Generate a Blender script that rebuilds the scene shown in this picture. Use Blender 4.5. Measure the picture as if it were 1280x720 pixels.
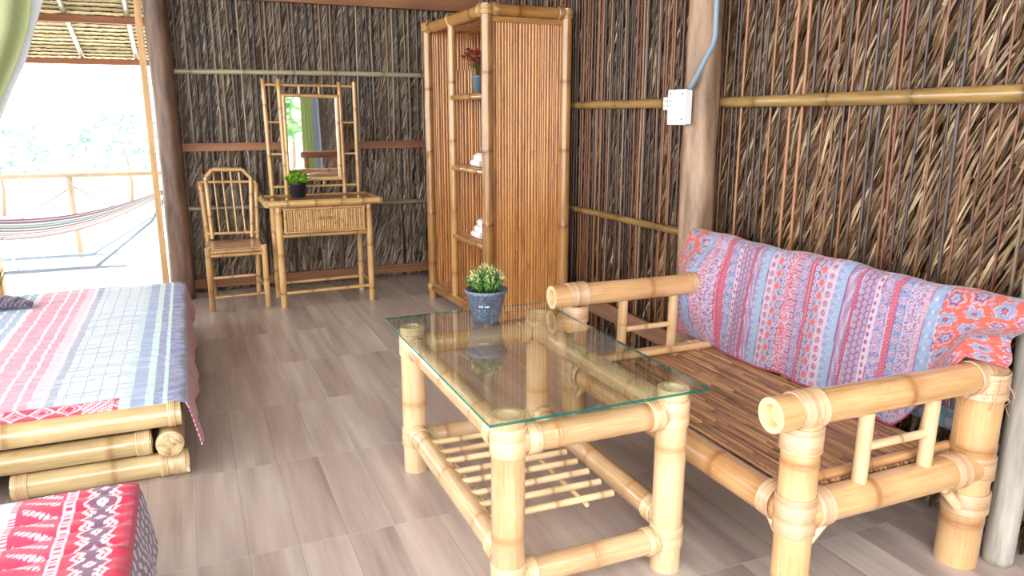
import bpy, math, random
import numpy as np
from math import sin, cos, pi, atan, sqrt, radians
from mathutils import Vector, Matrix, noise as mnoise

for o in list(bpy.data.objects): bpy.data.objects.remove(o)
S = bpy.context.scene
COL = S.collection
random.seed(7)
rng = np.random.default_rng(11)

# ------------------------------------------------------------------ camera
FPX = 938.0
PITCH = atan(215/FPX)
YAW = atan(410*cos(PITCH)/FPX)
cd = bpy.data.cameras.new('camera'); cam = bpy.data.objects.new('camera', cd); COL.objects.link(cam)
cd.sensor_width = 36.0; cd.lens = FPX/1280*36.0; cd.clip_start = 0.02; cd.clip_end = 300
cam.location = (0, 0, 1.38)
cam.rotation_euler = (pi/2-PITCH, 0, -YAW)
S.camera = cam

# ------------------------------------------------------------------ world, light, exposure
W = bpy.data.worlds.new('world'); S.world = W; W.use_nodes = True
wn = W.node_tree; wn.nodes.clear()
wo = wn.nodes.new('ShaderNodeOutputWorld'); wb = wn.nodes.new('ShaderNodeBackground')
tcw = wn.nodes.new('ShaderNodeTexCoord'); sx = wn.nodes.new('ShaderNodeSeparateXYZ'); rp = wn.nodes.new('ShaderNodeValToRGB')
wn.links.new(tcw.outputs['Generated'], sx.inputs[0]); wn.links.new(sx.outputs['Z'], rp.inputs[0])
rp.color_ramp.elements[0].position = 0.0; rp.color_ramp.elements[0].color = (1, .985, .965, 1)
rp.color_ramp.elements[1].position = 0.8; rp.color_ramp.elements[1].color = (.90, .94, 1, 1)
wn.links.new(rp.outputs[0], wb.inputs[0]); wb.inputs[1].default_value = 7.5
wn.links.new(wb.outputs[0], wo.inputs[0])
S.view_settings.view_transform = 'Standard'; S.view_settings.look = 'None'
S.view_settings.gamma = 1.0; S.view_settings.use_curve_mapping = False
S.view_settings.exposure = -0.12

# ------------------------------------------------------------------ material helpers
def srgb(r, g, b):
    f = lambda c: (c/255/12.92) if c/255 <= .04045 else ((c/255+.055)/1.055)**2.4
    return (f(r), f(g), f(b), 1)
def newmat(name):
    m = bpy.data.materials.new(name); m.use_nodes = True
    nt = m.node_tree; b = nt.nodes['Principled BSDF']
    return m, nt, b
def N(nt, t, **k):
    n = nt.nodes.new(t)
    for a, v in k.items(): setattr(n, a, v)
    return n
def ramp(nt, fac, stops, interp='LINEAR'):
    r = N(nt, 'ShaderNodeValToRGB'); cr = r.color_ramp; cr.interpolation = interp
    while len(cr.elements) < len(stops): cr.elements.new(0.5)
    for e, (p, c) in zip(cr.elements, stops): e.position = p; e.color = c
    nt.links.new(fac, r.inputs[0]); return r.outputs[0]
def math_n(nt, op, a, b=None, clamp=False):
    n = N(nt, 'ShaderNodeMath', operation=op, use_clamp=clamp)
    for i, v in enumerate((a, b)):
        if v is None: continue
        if isinstance(v, (int, float)): n.inputs[i].default_value = v
        else: nt.links.new(v, n.inputs[i])
    return n.outputs[0]
def mixc(nt, fac, a, b, blend='MIX'):
    n = N(nt, 'ShaderNodeMix', data_type='RGBA', blend_type=blend)
    for s, v in ((n.inputs['Factor'], fac), (n.inputs['A'], a), (n.inputs['B'], b)):
        pass
    def setv(idx, v):
        if isinstance(v, (int, float)): n.inputs[idx].default_value = v
        elif isinstance(v, tuple): n.inputs[idx].default_value = v
        else: nt.links.new(v, n.inputs[idx])
    setv(0, fac); setv(6, a); setv(7, b)
    return n.outputs[2]
def noise(nt, vec, scale, detail=3, rough=.55):
    n = N(nt, 'ShaderNodeTexNoise'); n.inputs['Scale'].default_value = scale
    n.inputs['Detail'].default_value = detail; n.inputs['Roughness'].default_value = rough
    if vec is not None: nt.links.new(vec, n.inputs['Vector'])
    return n.outputs['Fac']
def mapping(nt, vec, sc, loc=(0, 0, 0)):
    n = N(nt, 'ShaderNodeMapping'); n.inputs['Scale'].default_value = sc; n.inputs['Location'].default_value = loc
    nt.links.new(vec, n.inputs['Vector']); return n.outputs[0]
def bump(nt, b, h, strength, dist=.002):
    n = N(nt, 'ShaderNodeBump'); n.inputs['Strength'].default_value = strength; n.inputs['Distance'].default_value = dist
    nt.links.new(h, n.inputs['Height']); nt.links.new(n.outputs[0], b.inputs['Normal'])

def bamboo_mat(name, lo, hi, node_c, cap_c, rough=.3, blot=.5):
    m, nt, b = newmat(name)
    uv = N(nt, 'ShaderNodeUVMap').outputs[0]
    at = N(nt, 'ShaderNodeAttribute', attribute_name='col'); sp = N(nt, 'ShaderNodeSeparateColor'); nt.links.new(at.outputs['Color'], sp.inputs[0])
    nd, rnd, cap = sp.outputs
    add = N(nt, 'ShaderNodeCombineXYZ'); nt.links.new(math_n(nt, 'MULTIPLY', rnd, 37.0), add.inputs[0]); nt.links.new(math_n(nt, 'MULTIPLY', rnd, 91.0), add.inputs[2])
    va = N(nt, 'ShaderNodeVectorMath', operation='ADD'); nt.links.new(uv, va.inputs[0]); nt.links.new(add.outputs[0], va.inputs[1])
    v = va.outputs[0]
    streak = noise(nt, mapping(nt, v, (5, 130, 1)), 1.0, 4)
    broad = noise(nt, mapping(nt, v, (4, 12, 1)), 1.0, 3)
    sm = math_n(nt, 'ADD', math_n(nt, 'MULTIPLY', streak, .55), math_n(nt, 'MULTIPLY', broad, .75))
    sm = math_n(nt, 'ADD', sm, math_n(nt, 'MULTIPLY', math_n(nt, 'SUBTRACT', rnd, .5), .35))
    c = ramp(nt, sm, [(.38, lo), (.78, hi)])
    spots = noise(nt, mapping(nt, v, (7, 30, 1), (3, 3, 3)), 1.0, 5, .7)
    spf = ramp(nt, spots, [(.60, (0, 0, 0, 1)), (.72, (blot, blot, blot, 1))])
    c = mixc(nt, spf, c, node_c)
    nf = math_n(nt, 'MULTIPLY', nd, math_n(nt, 'ADD', .25, math_n(nt, 'MULTIPLY', broad, .9)), True)
    c = mixc(nt, nf, c, node_c)
    c = mixc(nt, cap, c, cap_c)
    nt.links.new(c, b.inputs['Base Color'])
    b.inputs['Roughness'].default_value = rough
    b.inputs['Coat Weight'].default_value = .8; b.inputs['Coat Roughness'].default_value = .12
    bump(nt, b, streak, .25, .0015)
    return m
M = {}
M['bamboo_pale'] = bamboo_mat('bamboo_pale', srgb(180, 142, 98), srgb(220, 188, 146), srgb(176, 124, 76), srgb(232, 208, 168), .28, .4)
M['bamboo_bed'] = bamboo_mat('bamboo_bed', srgb(168, 142, 96), srgb(212, 188, 140), srgb(150, 108, 58), srgb(228, 206, 160), .3, .55)
M['bamboo_bench'] = bamboo_mat('bamboo_bench', srgb(176, 128, 80), srgb(216, 174, 124), srgb(150, 96, 52), srgb(226, 196, 150), .28, .45)
M['bamboo_tan'] = bamboo_mat('bamboo_tan', srgb(164, 120, 70), srgb(206, 166, 108), srgb(120, 76, 36), srgb(206, 170, 116), .3, .4)
M['bamboo_orange'] = bamboo_mat('bamboo_orange', srgb(134, 92, 48), srgb(184, 136, 78), srgb(112, 60, 26), srgb(206, 160, 100), .25, .45)
M['bamboo_batten'] = bamboo_mat('bamboo_batten', srgb(96, 72, 38), srgb(160, 130, 78), srgb(70, 48, 26), srgb(190, 160, 110), .3, .9)
M['bamboo_grey'] = bamboo_mat('bamboo_grey', srgb(128, 122, 96), srgb(176, 168, 136), srgb(92, 88, 66), srgb(170, 160, 130), .4, .4)
M['slat_brown'] = bamboo_mat('slat_brown', srgb(116, 74, 48), srgb(186, 138, 96), srgb(84, 50, 32), srgb(180, 140, 100), .35, .7)
M['slat_orange'] = bamboo_mat('slat_orange', srgb(146, 86, 42), srgb(204, 142, 78), srgb(120, 66, 28), srgb(200, 150, 90), .3, .4)
M['rattan'] = bamboo_mat('rattan', srgb(190, 144, 106), srgb(232, 196, 156), srgb(120, 68, 44), srgb(220, 180, 140), .35, .3)
M['rattan_pale'] = bamboo_mat('rattan_pale', srgb(206, 168, 118), srgb(242, 214, 170), srgb(140, 94, 58), srgb(220, 190, 140), .35, .2)

def wood_mat(name, lo, hi, axis_scale, rough=.6, bmp=.4, gs=1.0):
    m, nt, b = newmat(name)
    tc = N(nt, 'ShaderNodeTexCoord')
    g = noise(nt, mapping(nt, tc.outputs['Object'], axis_scale), gs, 6, .65)
    g2 = noise(nt, mapping(nt, tc.outputs['Object'], tuple(a*.25 for a in axis_scale)), gs, 2)
    s = math_n(nt, 'ADD', math_n(nt, 'MULTIPLY', g, .6), math_n(nt, 'MULTIPLY', g2, .4))
    nt.links.new(ramp(nt, s, [(.36, lo), (.64, hi)]), b.inputs['Base Color'])
    b.inputs['Roughness'].default_value = rough
    bump(nt, b, g, bmp, .004)
    return m
M['board_x'] = wood_mat('board_x', srgb(118, 76, 50), srgb(164, 112, 78), (2, 40, 30))
M['board_y'] = wood_mat('board_y', srgb(92, 62, 46), srgb(140, 100, 74), (40, 2, 30))
M['jamb'] = wood_mat('jamb', srgb(196, 152, 100), srgb(232, 196, 146), (40, 40, 2))
M['post_dark'] = wood_mat('post_dark', srgb(74, 54, 44), srgb(132, 102, 84), (26, 26, 4), .45, .6)
M['post_brown'] = wood_mat('post_brown', srgb(70, 46, 28), srgb(170, 140, 114), (16, 16, 3), .45, 1.0)
M['post_grey'] = wood_mat('post_grey', srgb(132, 126, 116), srgb(190, 184, 172), (40, 40, 4), .75, .6)
M['pale_wood'] = wood_mat('pale_wood', srgb(168, 148, 124), srgb(192, 172, 146), (8, 8, 8))
M['beam_wood'] = wood_mat('beam_wood', srgb(150, 96, 66), srgb(176, 120, 86), (2, 30, 30))

def plain(name, c, rough=.5, metal=0, coat=0):
    m, nt, b = newmat(name)
    b.inputs['Base Color'].default_value = c; b.inputs['Roughness'].default_value = rough
    b.inputs['Metallic'].default_value = metal; b.inputs['Coat Weight'].default_value = coat
    tc = N(nt, 'ShaderNodeTexCoord'); nz = noise(nt, tc.outputs['Object'], 40, 3)
    nt.links.new(mixc(nt, math_n(nt, 'MULTIPLY', nz, .25), c, tuple(x*.8 for x in c[:3])+(1,)), b.inputs['Base Color'])
    return m
M['white_plastic'] = plain('white_plastic', srgb(226, 230, 234), .35)
M['grey_pvc'] = plain('grey_pvc', srgb(124, 146, 164), .4)
M['dark_hole'] = plain('dark_hole', srgb(24, 24, 26), .6)
M['soil'] = plain('soil', srgb(62, 44, 32), .95)
M['towel'] = plain('towel', srgb(240, 240, 238), .9)
M['white_sheer'] = plain('white_sheer', srgb(244, 246, 250), .8)
M['mirror'] = plain('mirror', (.92, .94, .95, 1), .02, 1)
M['pot_black'] = plain('pot_black', srgb(30, 34, 44), .35)
M['steel'] = plain('steel', srgb(150, 160, 176), .3, .3)
M['pot_mark'] = plain('pot_mark', srgb(190, 200, 214), .5)
# speckled blue-grey pot
m, nt, b = newmat('pot_speckled'); tc = N(nt, 'ShaderNodeTexCoord')
nz = noise(nt, tc.outputs['Object'], 220, 3, .7); nb = noise(nt, tc.outputs['Object'], 30, 3)
c = mixc(nt, ramp(nt, nz, [(.56, (0, 0, 0, 1)), (.66, (1, 1, 1, 1))]), ramp(nt, nb, [(.3, srgb(52, 64, 84)), (.7, srgb(84, 98, 120))]), srgb(176, 188, 204))
nt.links.new(c, b.inputs['Base Color']); b.inputs['Roughness'].default_value = .3; M['pot_speckled'] = m
m, nt, b = newmat('pot_blue'); b.inputs['Base Color'].default_value = srgb(96, 122, 140); b.inputs['Roughness'].default_value = .35; M['pot_blue'] = m

def attr_mat(name, rough=.5, sheen=0, bmpscale=None, bmpstr=.3, spec=.5, trans=0, coat=0):
    m, nt, b = newmat(name)
    at = N(nt, 'ShaderNodeAttribute', attribute_name='col')
    tc = N(nt, 'ShaderNodeTexCoord')
    fz = noise(nt, tc.outputs['Object'], 90, 3)
    c = mixc(nt, 1.0, at.outputs['Color'], ramp(nt, fz, [(.2, (.82, .82, .82, 1)), (.8, (1, 1, 1, 1))]), 'MULTIPLY')
    nt.links.new(c, b.inputs['Base Color'])
    b.inputs['Roughness'].default_value = rough; b.inputs['Sheen Weight'].default_value = sheen
    b.inputs['Specular IOR Level'].default_value = spec; b.inputs['Coat Weight'].default_value = coat
    b.inputs['Coat Roughness'].default_value = .25
    if bmpscale: bump(nt, b, noise(nt, mapping(nt, tc.outputs['Object'], bmpscale), 1, 4), bmpstr, .004)
    if trans:
        t = N(nt, 'ShaderNodeBsdfTranslucent'); nt.links.new(c, t.inputs[0])
        mx = N(nt, 'ShaderNodeMixShader'); mx.inputs[0].default_value = trans
        out = nt.nodes['Material Output']
        nt.links.new(b.outputs[0], mx.inputs[1]); nt.links.new(t.outputs[0], mx.inputs[2]); nt.links.new(mx.outputs[0], out.inputs[0])
    return m
M['thatch'] = attr_mat('thatch', .36, spec=.55, bmpscale=(90, 90, 12), bmpstr=.5)
M['cloth'] = attr_mat('cloth', .85, .2, bmpscale=(300, 300, 300), bmpstr=.15)
M['bed_cloth'] = attr_mat('bed_cloth', .7, .2, bmpscale=(7, 75, 30), bmpstr=.8)
M['leaf'] = attr_mat('leaf', .5, trans=.25)
M['veranda'] = attr_mat('veranda', .8)
M['curtain'] = attr_mat('curtain', .8, trans=.45)

# floor: wood-look tiles
m, nt, b = newmat('floor_tiles'); tc = N(nt, 'ShaderNodeTexCoord'); so = N(nt, 'ShaderNodeSeparateXYZ'); nt.links.new(tc.outputs['Object'], so.inputs[0])
TX, TY, OX, OY = .635, .655, -.09, 2.32
ux = math_n(nt, 'DIVIDE', math_n(nt, 'SUBTRACT', so.outputs[0], OX), TX); uy = math_n(nt, 'DIVIDE', math_n(nt, 'SUBTRACT', so.outputs[1], OY), TY)
pl = math_n(nt, 'FLOOR', math_n(nt, 'MULTIPLY', ux, 4.0)); row = math_n(nt, 'FLOOR', uy)
cb = N(nt, 'ShaderNodeCombineXYZ'); nt.links.new(pl, cb.inputs[0]); nt.links.new(row, cb.inputs[1])
wnz = N(nt, 'ShaderNodeTexWhiteNoise', noise_dimensions='2D'); nt.links.new(cb.outputs[0], wnz.inputs['Vector'])
off = N(nt, 'ShaderNodeVectorMath', operation='SCALE'); nt.links.new(wnz.outputs['Color'], off.inputs[0]); off.inputs['Scale'].default_value = 20
vv = N(nt, 'ShaderNodeVectorMath', operation='ADD'); nt.links.new(tc.outputs['Object'], vv.inputs[0]); nt.links.new(off.outputs[0], vv.inputs[1])
grain = noise(nt, mapping(nt, vv.outputs[0], (13, 1.0, 1)), 1.0, 4, .5)
fine = noise(nt, mapping(nt, vv.outputs[0], (90, 3, 1)), 1.0, 3, .6)
sm = math_n(nt, 'ADD', math_n(nt, 'MULTIPLY', grain, .8), math_n(nt, 'MULTIPLY', fine, .2))
sm = math_n(nt, 'ADD', sm, math_n(nt, 'MULTIPLY', math_n(nt, 'SUBTRACT', wnz.outputs['Value'], .5), .15))
c = ramp(nt, sm, [(.24, srgb(140, 121, 114)), (.42, srgb(174, 156, 147)), (.60, srgb(196, 180, 168)), (.82, srgb(218, 205, 190))])
def edge(u, n, w):
    f = math_n(nt, 'FRACT', math_n(nt, 'MULTIPLY', u, float(n)))
    d = math_n(nt, 'MINIMUM', f, math_n(nt, 'SUBTRACT', 1.0, f))
    return math_n(nt, 'LESS_THAN', d, w)
c = mixc(nt, math_n(nt, 'MULTIPLY', edge(ux, 4, .009), .35), c, srgb(90, 74, 66))
gr = math_n(nt, 'MAXIMUM', edge(ux, 1, .0028), edge(uy, 1, .0028))
c = mixc(nt, math_n(nt, 'MULTIPLY', gr, .8), c, srgb(196, 190, 184))
nt.links.new(c, b.inputs['Base Color'])
nt.links.new(ramp(nt, fine, [(0, (.28, .28, .28, 1)), (1, (.42, .42, .42, 1))]), b.inputs['Roughness'])
b.inputs['Specular IOR Level'].default_value = .7
bump(nt, b, math_n(nt, 'SUBTRACT', math_n(nt, 'MULTIPLY', fine, .15), math_n(nt, 'MULTIPLY', gr, 1.0)), .3, .002)
M['floor'] = m
# outdoor ground
m, nt, b = newmat('pale_ground'); tc = N(nt, 'ShaderNodeTexCoord')
nt.links.new(ramp(nt, noise(nt, tc.outputs['Object'], 2, 4), [(.3, srgb(222, 218, 208)), (.7, srgb(240, 238, 230))]), b.inputs['Base Color']); b.inputs['Roughness'].default_value = .9
M['ground'] = m
# glass: transparent body with mirror-like fresnel reflection
m, nt, b = newmat('table_glass'); nt.nodes.remove(b)
tr = N(nt, 'ShaderNodeBsdfTransparent'); tr.inputs[0].default_value = (.93, .97, .955, 1)
gl = N(nt, 'ShaderNodeBsdfGlossy'); gl.inputs['Roughness'].default_value = .01
fr = N(nt, 'ShaderNodeFresnel'); fr.inputs[0].default_value = 1.52
geo = N(nt, 'ShaderNodeNewGeometry')
# same reflectance from either side of the pane
ff = math_n(nt, 'MULTIPLY', math_n(nt, 'MULTIPLY', fr.outputs[0], 1.8), math_n(nt, 'SUBTRACT', 1.0, geo.outputs['Backfacing']), True)
mx = N(nt, 'ShaderNodeMixShader'); nt.links.new(ff, mx.inputs[0]); nt.links.new(tr.outputs[0], mx.inputs[1]); nt.links.new(gl.outputs[0], mx.inputs[2])
nt.links.new(mx.outputs[0], nt.nodes['Material Output'].inputs[0]); M['glass'] = m
m, nt, b = newmat('glass_edge'); b.inputs['Base Color'].default_value = srgb(14, 92, 84); b.inputs['Roughness'].default_value = .1
tr = N(nt, 'ShaderNodeBsdfTransparent'); tr.inputs[0].default_value = (.2, .55, .5, 1); mx = N(nt, 'ShaderNodeMixShader'); mx.inputs[0].default_value = .35
nt.links.new(b.outputs[0], mx.inputs[1]); nt.links.new(tr.outputs[0], mx.inputs[2]); nt.links.new(mx.outputs[0], nt.nodes['Material Output'].inputs[0]); M['glass_edge'] = m

# ------------------------------------------------------------------ mesh builder
class MB:
    def __init__(s): s.v = []; s.f = []; s.uv = []; s.c = []; s.mi = []; s.sm = []
    def add(s, verts, faces, uvs=None, col=(0, .5, 0), mi=0, smooth=True):
        b0 = len(s.v); s.v += [tuple(p) for p in verts]
        s.uv += list(uvs) if uvs is not None else [(p[0], p[1]) for p in verts]
        s.c += (list(col) if isinstance(col, list) else [col]*len(verts))
        s.f += [tuple(i+b0 for i in f) for f in faces]; s.mi += [mi]*len(faces); s.sm += [smooth]*len(faces)
    def build(s, name, mats, parent=None):
        me = bpy.data.meshes.new(name); me.from_pydata(s.v, [], s.f)
        for mt in (mats if isinstance(mats, (list, tuple)) else [mats]): me.materials.append(mt)
        ul = me.uv_layers.new(name='UVMap')
        li = np.empty(len(me.loops), dtype=np.int32); me.loops.foreach_get('vertex_index', li)
        ul.data.foreach_set('uv', np.array(s.uv, dtype=np.float32)[li].ravel())
        ca = me.color_attributes.new('col', 'FLOAT_COLOR', 'POINT')
        ca.data.foreach_set('color', np.array([(c[0], c[1], c[2], 1) for c in s.c], dtype=np.float32).ravel())
        me.polygons.foreach_set('material_index', np.array(s.mi, dtype=np.int32)); me.polygons.foreach_set('use_smooth', np.array(s.sm, dtype=bool))
        me.update()
        o = bpy.data.objects.new(name, me); COL.objects.link(o)
        if parent is not None:
            o.parent = parent
            w = world_loc(parent); me.transform(Matrix.Translation(-w))
        return o
def world_loc(o):
    w = Vector(o.location); p = o.parent
    while p: w += Vector(p.location); p = p.parent
    return w
def frame(d):
    d = Vector(d).normalized(); a = Vector((0, 0, 1)) if abs(d.z) < .9 else Vector((1, 0, 0))
    n = d.cross(a).normalized(); return d, n, n.cross(d).normalized()
def bamboo(p0, p1, r, mb=None, r1=None, nodes=.28, seg=18, hollow=True, bend=0.0, bdir=(0, 0, 1), seed=None, bulge=.05, offs=None):
    mb = mb or MB(); rr = random.Random(seed if seed is not None else random.random())
    p0, p1 = Vector(p0), Vector(p1); L = (p1-p0).length; d, n, m_ = frame(p1-p0); r1 = r1 or r; rnd = rr.random()
    ts = {0.0: 0, L: 0}; x = offs if offs is not None else rr.uniform(.3, .9)*nodes
    nl = []
    while x < L-.01:
        nl.append(x); x += nodes*rr.uniform(.85, 1.2)
    k = max(2, int(L/.08))
    for i in range(k+1): ts[L*i/k] = 0
    w = max(.004, r*.16)
    for x in nl:
        for dx in (-2.2*w, -w, -.35*w, 0, .35*w, w, 2.2*w):
            if 0 < x+dx < L: ts[x+dx] = 0
    T = sorted(ts)
    V = []; U = []; C = []; F = []
    for t in T:
        q = t/L; rad = r+(r1-r)*q; nm = 0
        for x in nl:
            a = abs(t-x)/w
            if a < 3: rad += r*bulge*(1.0*math.exp(-a*a*.7)) - r*bulge*.9*math.exp(-(a*3)**2); nm = max(nm, math.exp(-(a*.45)**2))
        c = p0+(p1-p0)*q+Vector(bdir)*bend*sin(pi*q)
        for j in range(seg):
            an = 2*pi*j/seg; V.append(c+(n*cos(an)+m_*sin(an))*rad); U.append((t, an*r)); C.append((nm, rnd, 0))
    nr = len(T)
    for i in range(nr-1):
        for j in range(seg):
            a = i*seg+j; b2 = i*seg+(j+1) % seg; F.append((a, a+seg, b2+seg, b2))
    mb.add(V, F, U, C)
    for end, c0, rad, sgn in ((0, p0, r, -1), (1, p1, r1, 1)):
        V = []; F = []; C = []
        prof = [(1, 0), (.93, .0), (.66, 0.0), (.62, -.18), (.58, -.5)] if hollow else [(1, 0), (.9, .02), (.5, .04)]
        for q, h in prof:
            for j in range(seg):
                an = 2*pi*j/seg; V.append(c0+(n*cos(an)+m_*sin(an))*rad*q+d*sgn*h*rad); C.append((0, rnd, 1 if q > .6 or not hollow else .75))
        V.append(c0+d*sgn*(prof[-1][1])*rad); C.append((.3, rnd, .7))
        for i in range(len(prof)-1):
            for j in range(seg):
                a = i*seg+j; b2 = i*seg+(j+1) % seg; q4 = (a, b2, b2+seg, a+seg); F.append(q4 if sgn > 0 else q4[::-1])
        base = (len(prof)-1)*seg
        for j in range(seg):
            t3 = (base+j, base+(j+1) % seg, len(V)-1); F.append(t3 if sgn > 0 else t3[::-1])
        mb.add(V, F, [(p[0]*3, p[1]*3) for p in V], C, smooth=False)
    return mb
def wrap(c, axis, r, width, mb=None, strand=.0058, lift=.0042, seg=22, tilt=0.0):
    """rattan binding: ridged sleeve of strands round a tube"""
    mb = mb or MB(); d, n, m_ = frame(axis); c = Vector(c); turns = max(2, int(width/strand)); V = []; F = []; U = []; C = []; rnd = random.random()
    prof = [(-width/2, r*.97)]
    for k in range(turns):
        x0 = -width/2+width*k/turns; w = width/turns
        prof += [(x0+w*.08, r+lift*.35), (x0+w*.5, r+lift), (x0+w*.92, r+lift*.35)]
    prof.append((width/2, r*.97))
    for i, (x, rad) in enumerate(prof):
        for j in range(seg):
            an = 2*pi*j/seg
            V.append(c+d*(x+tilt*cos(an))+(n*cos(an)+m_*sin(an))*rad); U.append((an*r, x)); C.append(((.6 if rad < r+lift*.5 else 0), (rnd+.13*(i//3)) % 1, 0))  # grooves between strands tinted dark, shade put into the colour
    for i in range(len(prof)-1):
        for j in range(seg):
            a = i*seg+j; b2 = i*seg+(j+1) % seg; F.append((a, a+seg, b2+seg, b2))
    mb.add(V, F, U, C); return mb
def box(mb, c, s, col=(0, .5, 0), mi=0, rot=None, bev=0, uvx=0):
    c = Vector(c); hx, hy, hz = s[0]/2, s[1]/2, s[2]/2; b_ = min(bev, hx*.45, hy*.45, hz*.45)
    import bmesh
    bm = bmesh.new(); bmesh.ops.create_cube(bm, size=1)
    for v in bm.verts: v.co = Vector((v.co.x*s[0], v.co.y*s[1], v.co.z*s[2]))
    if b_ > 0: bmesh.ops.bevel(bm, geom=bm.edges[:], offset=b_, segments=2, profile=.6, affect='EDGES')
    bm.verts.index_update()
    V = []; U = []
    for v in bm.verts:
        p = Vector(v.co); U.append((p[uvx], p[(uvx+1) % 3]+p[(uvx+2) % 3]))
        if rot is not None: p = rot @ p
        V.append(p+c)
    F = [tuple(v.index for v in f.verts) for f in bm.faces]; bm.free()
    mb.add(V, F, U, col, mi, smooth=False); return mb
def tube(pts, r, mb=None, seg=8, col=(0, .5, 0), mi=0, taper=None):
    mb = mb or MB(); P = [Vector(p) for p in pts]; V = []; F = []; U = []; L = 0
    n0 = None
    for i, p in enumerate(P):
        d = (P[min(i+1, len(P)-1)]-P[max(i-1, 0)]).normalized()
        if n0 is None: _, n0, _ = frame(d)
        n0 = (n0-d*n0.dot(d)).normalized(); m_ = d.cross(n0)
        rad = r if taper is None else r+(taper-r)*i/(len(P)-1)
        if i: L += (P[i]-P[i-1]).length
        for j in range(seg):
            an = 2*pi*j/seg; V.append(p+(n0*cos(an)+m_*sin(an))*rad); U.append((L, an*r))
    for i in range(len(P)-1):
        for j in range(seg):
            a = i*seg+j; b2 = i*seg+(j+1) % seg; F.append((a, b2, b2+seg, a+seg))
    F.append(tuple(range(seg))[::-1]); F.append(tuple(range(len(V)-seg, len(V))))
    mb.add(V, F, U, col, mi); return mb
def lathe(c, prof, mb=None, seg=28, col=(0, .5, 0), mi=0, closed=True):
    mb = mb or MB(); V = []; F = []; U = []; c = Vector(c)
    for r, z in prof:
        for j in range(seg): an = 2*pi*j/seg; V.append(c+Vector((r*cos(an), r*sin(an), z))); U.append((an*r, z))
    for i in range(len(prof)-1):
        for j in range(seg):
            a = i*seg+j; b2 = i*seg+(j+1) % seg; F.append((a, b2, b2+seg, a+seg))
    if closed: F.append(tuple(range(seg))[::-1]); F.append(tuple(range(len(V)-seg, len(V))))
    mb.add(V, F, U, col, mi); return mb
def tag(o, label=None, cat=None, group=None, kind=None):
    for k, v in (('label', label), ('category', cat), ('group', group), ('kind', kind)):
        if v: o[k] = v
    return o
def thing(name, label, cat, loc=(0, 0, 0), group=None):
    o = bpy.data.objects.new(name, None); o.empty_display_size = .05; COL.objects.link(o); o.location = loc; return tag(o, label, cat, group)
def struct(o): o['kind'] = 'structure'; return o
def grid(fn, nu, nv, colfn=None, mb=None, thick=0):
    """fn(U,V arrays 0..1) -> X,Y,Z ; colfn(U,V)->rgb ; closed slab when thick>0"""
    mb = mb or MB(); u, v = np.meshgrid(np.linspace(0, 1, nu), np.linspace(0, 1, nv), indexing='ij')
    X, Y, Z = fn(u, v); P = np.stack([X, Y, Z], -1); C = colfn(u, v) if colfn else np.full(P.shape, .5)
    idx = np.arange(nu*nv).reshape(nu, nv)
    F = np.stack([idx[:-1, :-1], idx[1:, :-1], idx[1:, 1:], idx[:-1, 1:]], -1).reshape(-1, 4)
    PV = P.reshape(-1, 3); CC = C.reshape(-1, 3); UU = np.stack([u, v], -1).reshape(-1, 2)
    if thick:
        du = np.gradient(P, axis=0); dv = np.gradient(P, axis=1); nn = np.cross(du, dv); nn /= (np.linalg.norm(nn, axis=-1, keepdims=True)+1e-12)
        Q = (P-nn*thick).reshape(-1, 3); n0 = len(PV)
        F2 = F[:, ::-1]+n0
        e = []
        for line in (idx[:, 0], idx[-1, :], idx[::-1, -1], idx[0, ::-1]):
            e.append(np.stack([line[:-1], line[:-1]+n0, line[1:]+n0, line[1:]], -1))
        F = np.concatenate([F, F2]+e); PV = np.concatenate([PV, Q]); CC = np.concatenate([CC, CC]); UU = np.concatenate([UU, UU])
    mb.add(PV.tolist(), F.tolist(), UU.tolist(), [tuple(c) for c in CC.tolist()]); return mb

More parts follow.
